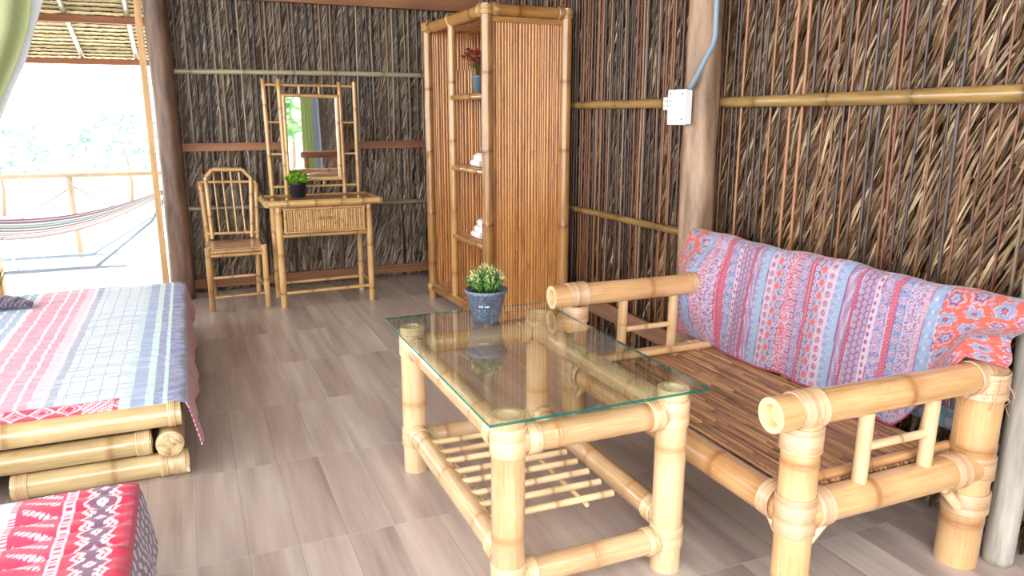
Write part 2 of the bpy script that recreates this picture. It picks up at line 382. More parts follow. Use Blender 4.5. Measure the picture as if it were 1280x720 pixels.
# ------------------------------------------------------------------ thatch walls
def thatch_wall(org, ax, out, length, height, leaf_cols, stem_cols, seed, lean=.42, zsplit=None, step=.013, llen=.2, lsp=lambda s: .06, rsp=lambda s: .05, wleaf=(.003, .006), rrod=(.004, .007), rout=(.014, .026)):
    """palm fronds lashed upright: a midrib rod per frond, leaflets fanning beside it"""
    R_ = np.random.default_rng(seed); mb = MB(); org = np.array(org, float); ax = np.array(ax, float); out = np.array(out, float); up = np.array([0, 0, 1.])
    A = org; B = org+ax*length; t = out*.05     # backing slab behind, a darker leaf colour
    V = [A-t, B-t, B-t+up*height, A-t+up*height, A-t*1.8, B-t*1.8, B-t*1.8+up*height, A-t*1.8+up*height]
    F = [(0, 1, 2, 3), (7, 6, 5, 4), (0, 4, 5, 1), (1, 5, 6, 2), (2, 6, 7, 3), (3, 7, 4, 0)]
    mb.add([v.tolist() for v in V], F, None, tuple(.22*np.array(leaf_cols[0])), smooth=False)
    SS = []; ZZ = []; TT = []; s = .01
    while s < length:
        n = int((height+.1)/step); z = .02+np.arange(n)*step+R_.uniform(-.4, .4, n)*step
        SS.append(np.full(n, s)); ZZ.append(z); TT.append(np.full(n, R_.uniform(.82, 1.15))); s += lsp(s)*R_.uniform(.8, 1.2)
    S_ = np.concatenate(SS); Z_ = np.concatenate(ZZ); T_ = np.concatenate(TT); n = len(S_)
    low = (Z_ < zsplit+R_.uniform(-.08, .08, n)) if zsplit else np.zeros(n, bool)
    ang = np.where(low, lean*R_.uniform(-.1, 1.25, n), lean+R_.normal(0, .075, n))+.10*np.sin(S_*5+Z_*2)*np.where(low, 1.6, .5)
    ln = llen*R_.uniform(.7, 1.25, n)*np.where(low, 1.6, 1); w = R_.uniform(*wleaf, n)
    c0 = org+ax*(S_+R_.normal(0, .004, n)-np.sin(ang)*ln*.3)[:, None]+up*(Z_-np.cos(ang)*ln*.5)[:, None]+out*R_.uniform(-.02, .006, n)[:, None]
    curl = R_.normal(0, .10, n); tw = R_.normal(.15, .38, n); rise = R_.uniform(.002, .022, n)
    LCs = np.array(leaf_cols); col = LCs[R_.integers(0, len(LCs), n)]*(R_.uniform(.78, 1.2, n)*T_)[:, None]
    K = 4; P = np.zeros((n, K+1, 2, 3))
    for k in range(K+1):
        q = k/K; a = ang+curl*(q-.3); sa, ca = np.sin(a)[:, None], np.cos(a)[:, None]
        p = c0+(ax*sa+up*ca)*(ln*q)[:, None]+out*(rise*sin(pi*q*.9))[:, None]
        wd = w*max(.15, 1-abs(2*q-.8)**2*.42 if q < .99 else .15)
        perp = (ax*ca-up*sa)*np.cos(tw)[:, None]+out*np.sin(tw)[:, None]
        P[:, k, 0] = p-perp*wd[:, None]; P[:, k, 1] = p+perp*wd[:, None]
    P[..., 2] = np.clip(P[..., 2], .004, height)
    base = (np.arange(n)*(2*K+2))[:, None]; FF = []
    for k in range(1, K+1): FF.append(base+np.array([2*k-2, 2*k-1, 2*k+1, 2*k]))
    FF = np.stack(FF, 1).reshape(-1, 4)
    mb.add(P.reshape(-1, 3).tolist(), FF.tolist(), None, [tuple(c) for c in np.repeat(col, 2*K+2, axis=0).tolist()], smooth=True)
    s = .01; z0 = zsplit*.93 if zsplit else 0     # midribs
    while s < length:
        col = np.array(stem_cols[R_.integers(len(stem_cols))])*R_.uniform(.7, 1.25); r = R_.uniform(*rrod)
        l0 = R_.normal(0, .016); pts = []; zb = max(.01, z0+R_.uniform(-.18, .12)) if zsplit and R_.random() < .8 else .01; o0 = R_.uniform(*rout)
        for k in range(7):
            zz = zb+(height-zb)*k/6; pts.append((org+ax*(s+l0*(k/6-.5)+R_.normal(0, .0015))+up*zz+out*(o0+R_.normal(0, .0015))).tolist())
        tube(pts, r, mb, 6, tuple(col))
        s += rsp(s)*R_.uniform(.6, 1.4)
    return mb
tn = [0]
def trim(mb, mat):
    tn[0] += 1; return struct(mb.build('trim_%d' % tn[0], mat))
XW = 2.38; YW = 6.38; HT = 3.0
lc_r = [srgb(140, 110, 80)[:3], srgb(166, 138, 104)[:3], srgb(112, 84, 62)[:3], srgb(184, 160, 126)[:3], srgb(94, 70, 52)[:3], srgb(128, 94, 64)[:3]]
sc_r = [srgb(64, 38, 30)[:3], srgb(84, 50, 40)[:3], srgb(112, 62, 42)[:3], srgb(150, 104, 70)[:3], srgb(66, 48, 46)[:3], srgb(128, 84, 54)[:3], srgb(140, 118, 96)[:3], srgb(52, 32, 28)[:3]]
lc_b = [srgb(128, 108, 88)[:3], srgb(150, 130, 108)[:3], srgb(98, 80, 66)[:3], srgb(168, 150, 128)[:3], srgb(84, 66, 54)[:3], srgb(118, 92, 68)[:3]]
sc_b = [srgb(150, 136, 118)[:3], srgb(110, 84, 62)[:3], srgb(66, 52, 46)[:3], srgb(92, 74, 60)[:3], srgb(124, 98, 72)[:3], srgb(54, 42, 38)[:3]]
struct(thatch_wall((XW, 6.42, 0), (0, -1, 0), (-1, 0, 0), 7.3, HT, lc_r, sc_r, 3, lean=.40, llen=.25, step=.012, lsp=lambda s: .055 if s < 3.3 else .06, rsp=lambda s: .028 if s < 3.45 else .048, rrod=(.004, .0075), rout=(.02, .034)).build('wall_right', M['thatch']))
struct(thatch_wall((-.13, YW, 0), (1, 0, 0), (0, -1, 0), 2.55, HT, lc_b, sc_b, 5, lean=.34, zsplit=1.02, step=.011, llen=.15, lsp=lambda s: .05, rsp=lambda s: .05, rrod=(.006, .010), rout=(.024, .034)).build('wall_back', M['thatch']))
struct(thatch_wall((-2.55, 6.42, 0), (0, -1, 0), (1, 0, 0), 4.0, .8, lc_r, sc_r, 9, lean=.40, step=.03, lsp=lambda s: .07, rsp=lambda s: .07).build('wall_left_added', M['thatch']))  # unseen half-wall, added and kept low to shape the side daylight
trim(bamboo((-2.52, 6.4, .83), (-2.52, 2.4, .83), .04, nodes=.4), M['bamboo_batten'])  # rail capping the added half-wall
o = struct(thatch_wall((-2.6, YW, 0), (1, 0, 0), (0, -1, 0), 1.22, HT, lc_b, sc_b, 6, lean=.36, zsplit=1.02, step=.02).build('wall_back_left', M['thatch']))
struct(thatch_wall((1.98, -1.12, 0), (1, 0, 0), (0, 1, 0), .42, HT, lc_b, sc_b, 8, lean=.36, zsplit=1.0, step=.015).build('wall_front', M['thatch']))

# floor, ground, roof
mb = MB(); box(mb, (-.15, 2.62, -.06), (5.3, 7.8, .12)); struct(mb.build('floor', M['floor']))
mb = MB()
grid(lambda u, v: (-30+60*u, -30+60*v, -.16+0*u+.12*np.maximum(0, np.hypot(u*60-30, v*60-33)-12)*.2), 40, 40, None, mb); g = mb.build('ground', M['ground']); g['kind'] = 'structure'
mb = MB(); box(mb, (-.4, 8.0, -.08), (7, 2.9, .12)); o = mb.build('veranda_floor', M['ground']); o['kind'] = 'structure'
mb = MB()   # unseen thatch roof, height and extent shaped for the daylight let in
R_ = np.random.default_rng(2)
box(mb, (-.3, 3.3, HT+.09), (6.2, 7.2, .08), tuple(np.array(lc_b[2])))
for i in range(22):
    y = -.3+i*.33
    grid(lambda u, v: (-3.3+6*u, y+.36*v+.02*np.sin(u*90), HT+.045-.035*(1-v)+.004*np.sin(u*200)), 60, 2, lambda u, v: np.array(lc_b[i % 4])[None, None, :]*np.ones(u.shape+(1,)), mb)
struct(mb.build('ceiling_unseen', M['thatch']))

# battens and boards on the walls (setting)
trim(bamboo((-.06, 6.345, 1.705), (2.33, 6.345, 1.712), .02, nodes=.35, hollow=False, bend=.006), M['bamboo_grey'])
mb = MB(); box(mb, (1.12, 6.345, 1.145), (2.4, .022, .062), bev=.003); trim(mb, M['board_x'])
trim(bamboo((-.08, 6.345, .675), (2.33, 6.345, .65), .019, nodes=.33, hollow=False), M['bamboo_grey'])
mb = MB(); box(mb, (1.12, 6.345, .075), (2.4, .022, .075), bev=.003); trim(mb, M['board_x'])
mb = MB(); box(mb, (1.12, 6.33, 2.29), (2.5, .05, .11), bev=.004); trim(mb, M['board_x'])
trim(bamboo((2.335, 6.2, 1.425), (2.335, 3.08, 1.442), .022, r1=.026, nodes=.4, hollow=False, bend=.012), M['bamboo_batten'])
trim(bamboo((2.335, 3.0, 1.442), (2.33, -.6, 1.475), .024, r1=.034, nodes=.42, hollow=False, bend=-.008), M['bamboo_batten'])
trim(bamboo((2.335, 6.2, .76), (2.335, .2, .80), .018, r1=.024, nodes=.38, hollow=False, bend=.01), M['bamboo_batten'])
mb = MB(); box(mb, (2.325, 2.6, .19), (.025, 7.4, .10), bev=.003); trim(mb, M['board_y'])

def log_post(name, p0, p1, r0, r1, mat, label, seed=1, rough=.05):
    rr = np.random.default_rng(seed); p0, p1 = Vector(p0), Vector(p1); d, n, m_ = frame(p1-p0); V = []; F = []; U = []; nr = 60; seg = 32; mb = MB()
    for i in range(nr+1):
        q = i/nr; c = p0.lerp(p1, q)+n*.008*sin(q*7+seed)+m_*.006*sin(q*5+seed*2)
        for j in range(seg):
            an = 2*pi*j/seg; k = 1+rough*mnoise.noise(Vector((cos(an)*1.5, sin(an)*1.5, q*9+seed*7)))+rough*.4*mnoise.noise(Vector((cos(an)*5, sin(an)*5, q*30)))
            V.append(c+(n*cos(an)+m_*sin(an))*(r0+(r1-r0)*q)*k); U.append((q*2, an))
    for i in range(nr):
        for j in range(seg):
            a = i*seg+j; b2 = i*seg+(j+1) % seg; F.append((a, a+seg, b2+seg, b2))
    F.append(tuple(range(seg))); F.append(tuple(range(len(V)-seg, len(V)))[::-1])
    mb.add(V, F, U); o = mb.build(name, M[mat]); return tag(o, label, 'post')
log_post('timber_post', (-.118, 6.2, 0), (-.125, 6.2, 2.98), .084, .078, 'post_dark', 'dark round timber post beside the bright doorway, left of the bamboo chair', 3)
log_post('timber_post', (2.24, 2.945, 0), (2.245, 3.03, 2.98), .084, .076, 'post_brown', 'thick brown timber post on the right wall carrying the white outlet box', 5, .09)
log_post('timber_post', (2.262, 1.352, 0), (2.262, 1.37, 1.30), .045, .042, 'post_grey', 'thin weathered grey post standing behind the right end of the bamboo bench', 8)

# door opening to the veranda
dr = thing('door_1', None, None, (-.78, 6.4, 0)); dr['kind'] = 'structure'
for x, w in ((-.245, .045), (-1.36, .06)):
    mb = MB(); box(mb, (x, 6.44, 1.5), (w, .09, 3.0), bev=.004); mb.build('door_jamb', M['jamb'], dr)
mb = MB(); box(mb, (-.8, 6.44, 2.96), (1.18, .09, .06), bev=.004); mb.build('door_head', M['jamb'], dr)
mb = MB(); box(mb, (-.8, 6.46, .005), (1.18, .1, .02), bev=.004); mb.build('door_sill', M['jamb'], dr)

# ------------------------------------------------------------------ electrics on the brown post
b_ = thing('outlet_box', 'white outlet box screwed to the brown timber post', 'outlet', (2.17, 3.02, 1.42))
mb = MB(); box(mb, (2.141, 3.015, 1.42), (.032, .135, .155), bev=.004); mb.build('box_body', M['white_plastic'], b_)
mb = MB(); box(mb, (2.122, 3.015, 1.42), (.006, .14, .16), bev=.002); mb.build('cover_plate', M['white_plastic'], b_)
mb = MB(); box(mb, (2.108, 3.045, 1.437), (.028, .085, .058), bev=.003); so_ = mb.build('socket', M['white_plastic'], b_)
mb = MB()
for dy in (-.022, 0.0, .022):
    for dz in (-.011, .011): box(mb, (2.0935, 3.05+dy, 1.437+dz), (.002, .004, .010))
mb.build('socket_slots', M['dark_hole'], so_)
for dy, dz in ((-.045, .06), (-.045, -.055), (.05, .062)): tube([(2.120, 3.015+dy, 1.42+dz), (2.117, 3.015+dy, 1.42+dz)], .004, None, 10).build('screw', M['dark_hole'], b_)
tag(tube([(2.145, 2.80, 2.9), (2.145, 2.795, 1.9), (2.145, 2.79, 1.72), (2.145, 2.80, 1.685), (2.145, 2.93, 1.525), (2.145, 2.965, 1.497)], .0115, None, 12).build('conduit_pipe', M['grey_pvc']), 'grey-blue conduit pipe bending down the brown post to the outlet box', 'pipe')

# ------------------------------------------------------------------ glass topped table
def binding(parent, *wraps, mat='rattan_pale', name='binding'):
    mb = MB()
    for w in wraps: wrap(*w, mb=mb)
    return mb.build(name, M[mat], parent)
GT = .607
tb = thing('coffee_table', 'bamboo coffee table with a clear glass top and slatted lower shelf', 'table', (.99, 2.24, 0))
X0, X1, Y0, Y1 = .735, 1.268, 1.752, 2.705; RL = .047
k = 0
for x, y in ((X0, Y0), (X1, Y0), (X0, Y1), (X1, Y1)):
    k += 1
    bamboo((x, y, 0), (x, y, GT-.012), RL, nodes=.33, seg=26, seed=20+k, bulge=.035).build('leg', M['bamboo_pale'], tb)
zU, zL, rR = .515, .13, .040
for y, s in ((Y0, 31), (Y1, 32)):
    bamboo((X0+.03, y, zU), (X1-.03, y, zU), rR, nodes=.3, seg=22, seed=s).build('top_rail', M['bamboo_pale'], tb)
    bamboo((X0+.03, y, zL-.03 if y == Y0 else zL), (X1-.03, y, zL-.03 if y == Y0 else zL), rR*.95, nodes=.27, seg=22, seed=s+5).build('lower_rail', M['bamboo_pale'], tb)
for x, s in ((X0, 33), (X1, 34)):
    bamboo((x, Y0+.03, zU+.003), (x, Y1-.03, zU+.003), rR, nodes=.26, seg=22, seed=s).build('top_rail', M['bamboo_pale'], tb)
    bamboo((x, Y0+.03, zL+.03), (x, Y1-.03, zL+.03), rR*.95, nodes=.3, seg=22, seed=s+5).build('lower_rail', M['bamboo_pale'], tb)
for x, y in ((X0, Y0), (X1, Y0), (X0, Y1), (X1, Y1)):
    dx = 1 if x == X0 else -1; dy = 1 if y == Y0 else -1
    zl = zL-.03 if y == Y0 else zL
    binding(tb, ((x, y, zU+.008), (0, 0, 1), RL+.001, .085), ((x+dx*.068, y, zU), (1, 0, 0), rR+.002, .04), ((x, y+dy*.068, zU), (0, 1, 0), rR+.002, .04))
    binding(tb, ((x, y, zl+.015), (0, 0, 1), RL+.001, .07), ((x+dx*.064, y, zl), (1, 0, 0), rR*.95+.002, .034), ((x, y+dy*.068, zL+.03), (0, 1, 0), rR*.95+.002, .045))
for i in range(8):
    y = 1.93+i*.083
    bamboo((X0+.015, y, zL+.055+.004*(i % 2)), (X1-.095, y-.01, zL+.058), .0115, nodes=.14, seg=12, seed=60+i, hollow=False, bulge=.12).build('shelf_slat', M['rattan_pale'], tb)
for x in (X0+.045, X1-.19):   # bearers under the slats
    bamboo((x, Y0+.165, zL+.036), (x, Y1-.17, zL+.036), .008, nodes=.3, seg=10, hollow=False).build('shelf_bearer', M['rattan_pale'], tb)
mb = MB(); box(mb, (.991, 2.232, GT), (.685, 1.13, .010), bev=.0008)
for i, f in enumerate(mb.f):
    zz = [mb.v[j][2] for j in f]
    if max(zz)-min(zz) > .004: mb.mi[i] = 1
go = mb.build('glass_top', [M['glass'], M['glass_edge']], tb)

# potted plants
def pot_plant(name, label, cx, cy, z, rb, rt, h, potm, leaves, group=None, mark=False, cat='plant'):
    t = thing(name, label, cat, (cx, cy, z), group)
    w = .004
    lathe((cx, cy, z), [(rb*.9, .001), (rb, .004), (rb+(rt-rb)*.85, h*.85), (rt*.985, h*.86), (rt*1.03, h*.90), (rt*1.05, h), (rt*1.05-w, h), (rt*.9, h*.86), (rt*.5, h*.84)], None, 32).build('pot', M[potm], t)
    lathe((cx, cy, z), [(rt*.9, h*.86), (rt*.6, h*.9), (.001, h*.92)], None, 20, closed=False).build('soil', M['soil'], t)
    leaves(t, cx, cy, z+h*.9)
    return t
def leafquad(mb, p, d, ln, w, col, droop=.2, side=None):
    d = Vector(d).normalized(); _, n, m_ = frame(d); an = random.uniform(0, 6.28) if side is None else side; n2 = n*cos(an)+m_*sin(an); up = d.cross(n2)
    V = []; F = []; K = 3
    for i in range(K+1):
        q = i/K; c = p+d*ln*q-Vector((0, 0, 1))*droop*ln*q*q; wd = w*sin(pi*(.12+.86*q))
        V += [c-n2*wd+up*wd*.3, c, c+n2*wd+up*wd*.3]
        if i:
            a = 3*i-3; F += [(a, a+1, a+4, a+3), (a+1, a+2, a+5, a+4)]
    mb.add(V, F, None, col)
def bush_leaves(n, spread, hgt, ln, w, cols, tips, stems=True):
    def fn(t, cx, cy, z):
        ms = MB(); ml = MB()
        for i in range(n):
            a = random.uniform(0, 2*pi); r = spread*sqrt(random.random()); h = hgt*(1-.45*(r/spread)**2)*random.uniform(.75, 1.08)
            p0 = Vector((cx+r*.45*cos(a), cy+r*.45*sin(a), z-.005)); p1 = Vector((cx+r*cos(a), cy+r*sin(a), z+h))
            tube([p0, p0.lerp(p1, .5)+Vector((0, 0, h*.08)), p1], .0011, ms, 5, random.choice(cols))
            d = (p1-p0).normalized()
            for k in range(9):
                q = .25+.75*k/8; p = p0.lerp(p1, q); b2 = random.uniform(0, 6.28)
                dd = d*random.uniform(.5, 1.2)+Vector((cos(b2), sin(b2), .2))*random.uniform(.5, .9)
                leafquad(ml, p, dd, ln*random.uniform(.7, 1.2), w, random.choice(tips if (k >= 7 and random.random() < .75) else cols))
        ms.build('stems', M['leaf'], t); ml.build('foliage', M['leaf'], t)
    return fn
g1 = [srgb(86, 140, 66)[:3], srgb(110, 164, 84)[:3], srgb(66, 112, 54)[:3], srgb(140, 184, 100)[:3]]
tp = [srgb(214, 206, 150)[:3], srgb(226, 190, 160)[:3], srgb(196, 204, 130)[:3]]
random.seed(4)
px_, py_ = 1.0, 2.60
pt = pot_plant('potted_plant', 'leafy green plant in a speckled blue-grey pot on the glass table', px_, py_, GT+.005, .052, .078, .128, 'pot_speckled', bush_leaves(120, .072, .098, .019, .003, g1, tp))
mb = MB()     # small printed lettering on the pot, too worn to spell out
for i, wv in enumerate((.005, .002, .006, .004, 0, .006, .003, .006, .005)):
    if not wv: continue
    a = radians(228+i*3.6); q = .068; box(mb, (px_+q*cos(a), py_+q*sin(a), GT+.005+.072), (.0025, wv*.5, .006), rot=Matrix.Rotation(a, 3, 'Z'))
mb.build('pot_lettering', M['pot_mark'], pt)
random.seed(5)
g2 = [srgb(130, 186, 40)[:3], srgb(160, 208, 60)[:3], srgb(96, 150, 40)[:3]]
pot_plant('potted_plant', 'small bright green plant in a black pot on the dressing table', .735, 5.80, .792, .052, .062, .105, 'pot_black', bush_leaves(60, .085, .075, .028, .007, g2, g2))
random.seed(6)
r1 = [srgb(150, 30, 44)[:3], srgb(186, 52, 66)[:3], srgb(112, 24, 34)[:3]]; gg = [srgb(110, 116, 70)[:3], srgb(140, 130, 90)[:3]]
def red_leaves(t, cx, cy, z):
    ms = MB(); ml = MB(); mf = MB()
    for i in range(26):
        a = random.uniform(0, 6.28); r = .03+.09*random.random(); p0 = Vector((cx, cy, z-.01)); p1 = Vector((cx+r*cos(a), cy+r*sin(a), z+random.uniform(.09, .2)))
        mid = p0.lerp(p1, .5)+Vector((0, 0, .03)); tube([p0, mid, p1], .0014, ms, 5, random.choice(gg))
        for k in range(9):
            b2 = random.uniform(0, 6.28); leafquad(mf, p1.lerp(mid, random.random()*.4), Vector((cos(b2), sin(b2), random.uniform(-.2, .8))), random.uniform(.02, .036), .006, random.choice(r1), .5)
        for k in range(3):
            b2 = random.uniform(0, 6.28); leafquad(ml, p0.lerp(mid, .8), Vector((cos(b2), sin(b2), .5)), .035, .004, random.choice(gg), .6)
    ms.build('stems', M['leaf'], t); ml.build('foliage', M['leaf'], t); mf.build('flowers', M['leaf'], t)

# ------------------------------------------------------------------ wardrobe (built square, then turned a little)
wd = thing('bamboo_wardrobe', 'tall orange bamboo wardrobe with slatted side and open shelves in the corner', 'wardrobe')
WX0, WX1, WY0, WY1, WZ = 0.0, .545, 0.0, 1.07, 2.0; YM = .585
for i, (x, y) in enumerate(((WX0, WY0), (WX1, WY0), (WX0, WY1), (WX1, WY1))):
    bamboo((x, y, 0), (x, y, WZ+.03), .036 if i < 2 else .033, nodes=.42, seed=100+i).build('corner_post', M['bamboo_orange'], wd)
bamboo((WX0, YM, .09), (WX0, YM, WZ-.0), .026, nodes=.4, seed=105).build('middle_post', M['bamboo_orange'], wd)
for x, s in ((WX0, 110), (WX1, 111)):
    bamboo((x, WY0-.0, WZ), (x, WY1+.0, WZ-.01), .037, nodes=.36, seed=s).build('top_rail', M['bamboo_orange'], wd)
    bamboo((x, WY0, .1), (x, WY1, .1), .034, nodes=.36, seed=s+3).build('bottom_rail', M['bamboo_orange'], wd)
for y, s in ((WY0, 112), (WY1, 113)):
    bamboo((WX0, y, WZ), (WX1, y, WZ), .035, nodes=.3, seed=s).build('top_rail', M['bamboo_orange'], wd)
    bamboo((WX0, y, .1), (WX1, y, .1), .03, nodes=.3, seed=s+3).build('bottom_rail', M['bamboo_orange'], wd)
def slats(p0, p1, z0, z1, n, mb, w=.9, thick=.006, out=(0, -1, 0), seed=1):
    rr = random.Random(seed); p0 = Vector((p0[0], p0[1], 0)); p1 = Vector((p1[0], p1[1], 0)); L = (p1-p0).length; d = (p1-p0).normalized(); o_ = Vector(out)
    x = 0; 
    while x < L-.002:
        wd_ = min(L/n*rr.uniform(.65, 1.4), L-x); c = p0+d*(x+wd_/2); h = thick*rr.uniform(.8, 1.2); r_ = rr.random(); V = []; F = []; U = []; C = []
        nz = 13; nodes_ = [rr.uniform(z0, z1) for _ in range(1)]
        zs = sorted([z0+(z1-z0)*i/nz for i in range(nz+1)]+[nodes_[0]-.008, nodes_[0], nodes_[0]+.008]); zs = [min(max(z, z0), z1) for z in zs]
        sec = [(-.5, 0), (-.42, .7), (-.15, 1), (.15, 1), (.42, .7), (.5, 0)]
        for z in zs:
            nm = math.exp(-((z-nodes_[0])/.008)**2)
            for a, b2 in sec: V.append(c+d*(a*wd_*w/.95)+o_*(b2*h*(1+.25*nm))+Vector((0, 0, z))); U.append((z, a*wd_)); C.append((nm*.8, r_, 0))
        for i in range(len(zs)-1):
            for j in range(5):
                a = i*6+j; F.append((a, a+1, a+7, a+6))
        mb.add(V, F, U, C); x += wd_
# near side panel (facing the room) with a backing so it is a real board
mb = MB(); slats((WX0+.03, WY0+.012), (WX1-.03, WY0+.012), .12, WZ-.055, 27, mb, seed=3); box(mb, (WX1/2, WY0+.018, 1.03), (WX1-.07, .010, 1.83), (0, .3, 0), uvx=2); mb.build('side_panel', M['slat_orange'], wd)
mb = MB(); box(mb, (WX1/2, WY0-.006, WZ-.055), (WX1-.05, .016, .03), (0, .6, 0), bev=.004); mb.build('panel_trim', M['bamboo_orange'], wd)
mb = MB(); slats((WX0+.03, WY1-.012), (WX1-.03, WY1-.012), .12, WZ-.03, 24, mb, seed=4); box(mb, (WX1/2, WY1-.006, 1.03), (WX1-.05, .010, 1.85), (0, .2, 0), uvx=2); mb.build('side_panel', M['slat_orange'], wd)
mb = MB(); slats((WX1-.012, WY0+.02), (WX1-.012, WY1-.02), .12, WZ-.03, 44, mb, out=(-1, 0, 0), seed=5); box(mb, (WX1-.006, WY1/2, 1.03), (.010, WY1-.04, 1.85), (0, .2, 0), uvx=2); mb.build('back_panel', M['slat_orange'], wd)
mb = MB(); slats((WX0+.02, YM), (WX1-.02, YM), .12, 1.68, 22, mb, seed=6); box(mb, (WX1/2, YM+.006, .9), (WX1-.05, .010, 1.56), (0, .2, 0), uvx=2); mb.build('divider_panel', M['slat_orange'], wd)
for z in (1.50, 1.035, .56, .11):
    mb = MB(); box(mb, (WX1/2-.005, YM/2+.01, z+.012), (WX1-.05, YM-.045, .014), (0, .4, 0)); sh = mb.build('shelf', M['slat_orange'], wd)
    bamboo((WX0-.004, .02, z), (WX0-.004, YM-.02, z), .02, nodes=.3, hollow=False).build('shelf_edge', M['bamboo_orange'], sh)
mb = MB(); box(mb, (WX1/2, (YM+WY1)/2, .115), (WX1-.04, WY1-YM-.01, .014), (0, .3, 0)); mb.build('shelf', M['slat_orange'], wd)
bamboo((WX0+.15, .02, .32), (WX0+.15, YM-.02, .32), .014, nodes=.25, hollow=False).build('cross_rail', M['bamboo_orange'], wd)
bamboo((WX0+.27, YM, 1.80), (WX0+.27, WY1, 1.80), .014, nodes=.25, hollow=False).build('hanging_rail', M['bamboo_orange'], wd)
mb = MB()
for i in range(9):
    x = .06+i*.054; bamboo((x, .02, WZ-.01), (x, WY1-.02, WZ-.01), .016, mb, nodes=.3, seg=10, hollow=False)
mb.build('roof_slats', M['bamboo_orange'], wd)
for x, y in ((WX0, WY0), (WX1, WY0), (WX0, WY1), (WX1, WY1)):
    sx_ = 1 if x == WX0 else -1; sy_ = 1 if y == WY0 else -1
    binding(wd, ((x+sx_*.05, y, WZ), (1, 0, 0), .038, .035), ((x, y+sy_*.055, WZ), (0, 1, 0), .0385, .035), ((x, y, WZ-.005), (0, 0, 1), .0385, .05), mat='bamboo_tan')
    binding(wd, ((x, y+sy_*.05, .1), (0, 1, 0), .036, .03), ((x, y, .1), (0, 0, 1), .039, .05), mat='bamboo_tan')
binding(wd, ((WX0, YM, WZ-.03), (0, 0, 1), .029, .03), ((WX0, YM, WZ), (0, 1, 0), .039, .03), mat='bamboo_tan')
wd.location = (1.703, 4.385, 0); wd.rotation_euler = (0, 0, radians(2.3))
def wp(x, y, z): c, s = cos(radians(2.3)), sin(radians(2.3)); return Vector((1.703+x*c-y*s, 4.385+x*s+y*c, z))
p = wp(.15, .49, 1.519)
pot_plant('potted_flower', 'red flowering plant in a slim blue-grey pot on the wardrobe top shelf', p.x, p.y, 1.5195, .028, .042, .125, 'pot_blue', red_leaves)
def towel_stack(x, y, z, label):
    t = MB(); c = wp(x, y, z); rr = random.Random(int(z*100))
    rows = [(-.046, .024), (0.0, .024), (.046, .024), (-.023, .062), (.023, .062), (0, .10)] if z < .8 else [(-.046, .024), (0.0, .024), (.046, .024), (-.023, .062), (.023, .062)]
    out = []
    for i, (dx, dz) in enumerate(rows):
        mb = MB(); V = []; F = []; seg = 22
        prof = [(-.075, .3), (-.075, .8), (-.068, 1), (.0, 1.02), (.068, 1), (.075, .8), (.075, .3)]
        for yy, q in prof:
            for j in range(seg):
                an = 2*pi*j/seg; r = .0225*q*(1+.05*sin(an*1+i)); V.append((c.x+dx*1.0+r*cos(an), c.y+yy, c.z+dz-.002+r*sin(an)*.95))
        for a in range(len(prof)-1):
            for j in range(seg):
                k0 = a*seg+j; k1 = a*seg+(j+1) % seg; F.append((k0, k0+seg, k1+seg, k1))
        F.append(tuple(range(seg))); F.append(tuple(range(len(V)-seg, len(V)))[::-1]); mb.add(V, F)
        # the loose end of the roll
        box(mb, (c.x+dx+.014, c.y, c.z+dz+.0165), (.022, .145, .006), rot=Matrix.Rotation(.5, 3, 'Y'), bev=.002)
        o = mb.build('rolled_towel', M['towel']); tag(o, label % ('lower left', 'lower middle', 'lower right', 'second-row left', 'second-row right', 'topmost')[i], 'towel', 'rolled towels on the %s' % ('middle shelf' if z > .8 else 'lower shelf'))
towel_stack(.10, .30, 1.0545, '%s white rolled towel in the pile on the wardrobe middle shelf')
towel_stack(.10, .30, .5795, '%s white rolled towel in the pile on the wardrobe lower shelf')

# ------------------------------------------------------------------ dressing table and its mirror frame
dt = thing('dressing_table', 'tan bamboo dressing table with a ribbed drawer against the back wall', 'table', (.88, 5.78, 0))
DX0, DX1, DY0, DY1, DZ = .562, 1.215, 5.60, 5.97, .78
for i, (x, y) in enumerate(((DX0, DY0), (DX1, DY0), (DX0, DY1), (DX1, DY1))):
    bamboo((x, y, 0), (x, y, DZ-.035), .024, nodes=.3, seed=140+i).build('leg', M['bamboo_tan'], dt)
mb = MB(); box(mb, (.888, 5.785, DZ-.006), (.80, .42, .016), (0, .4, 0), bev=.003); tp_ = mb.build('table_top', M['slat_brown'], dt)
TX0, TX1, TY0, TY1 = .485, 1.29, 5.56, 6.0
for a, b2, s in (((TX0, TY0, DZ-.012), (TX1, TY0, DZ-.012), 151), ((TX0, TY1, DZ-.012), (TX1, TY1, DZ-.012), 152), ((TX0, TY0, DZ-.012), (TX0, TY1, DZ-.012), 153), ((TX1, TY0, DZ-.012), (TX1, TY1, DZ-.012), 154)):
    bamboo(a, b2, .025, nodes=.17, seed=s, bulge=.08).build('top_edge', M['bamboo_tan'], tp_)
for y in (DY0, DY1):
    bamboo((DX0, y, .105), (DX1, y, .115), .0125, nodes=.25, hollow=False).build('stretcher', M['bamboo_tan'], dt)
    bamboo((DX0, y, .53), (DX1, y, .53), .014, nodes=.3, hollow=False).build('apron_rail', M['bamboo_tan'], dt)
    bamboo((DX0, y, .735), (DX1, y, .735), .012, nodes=.3, hollow=False).build('apron_rail', M['bamboo_tan'], dt)
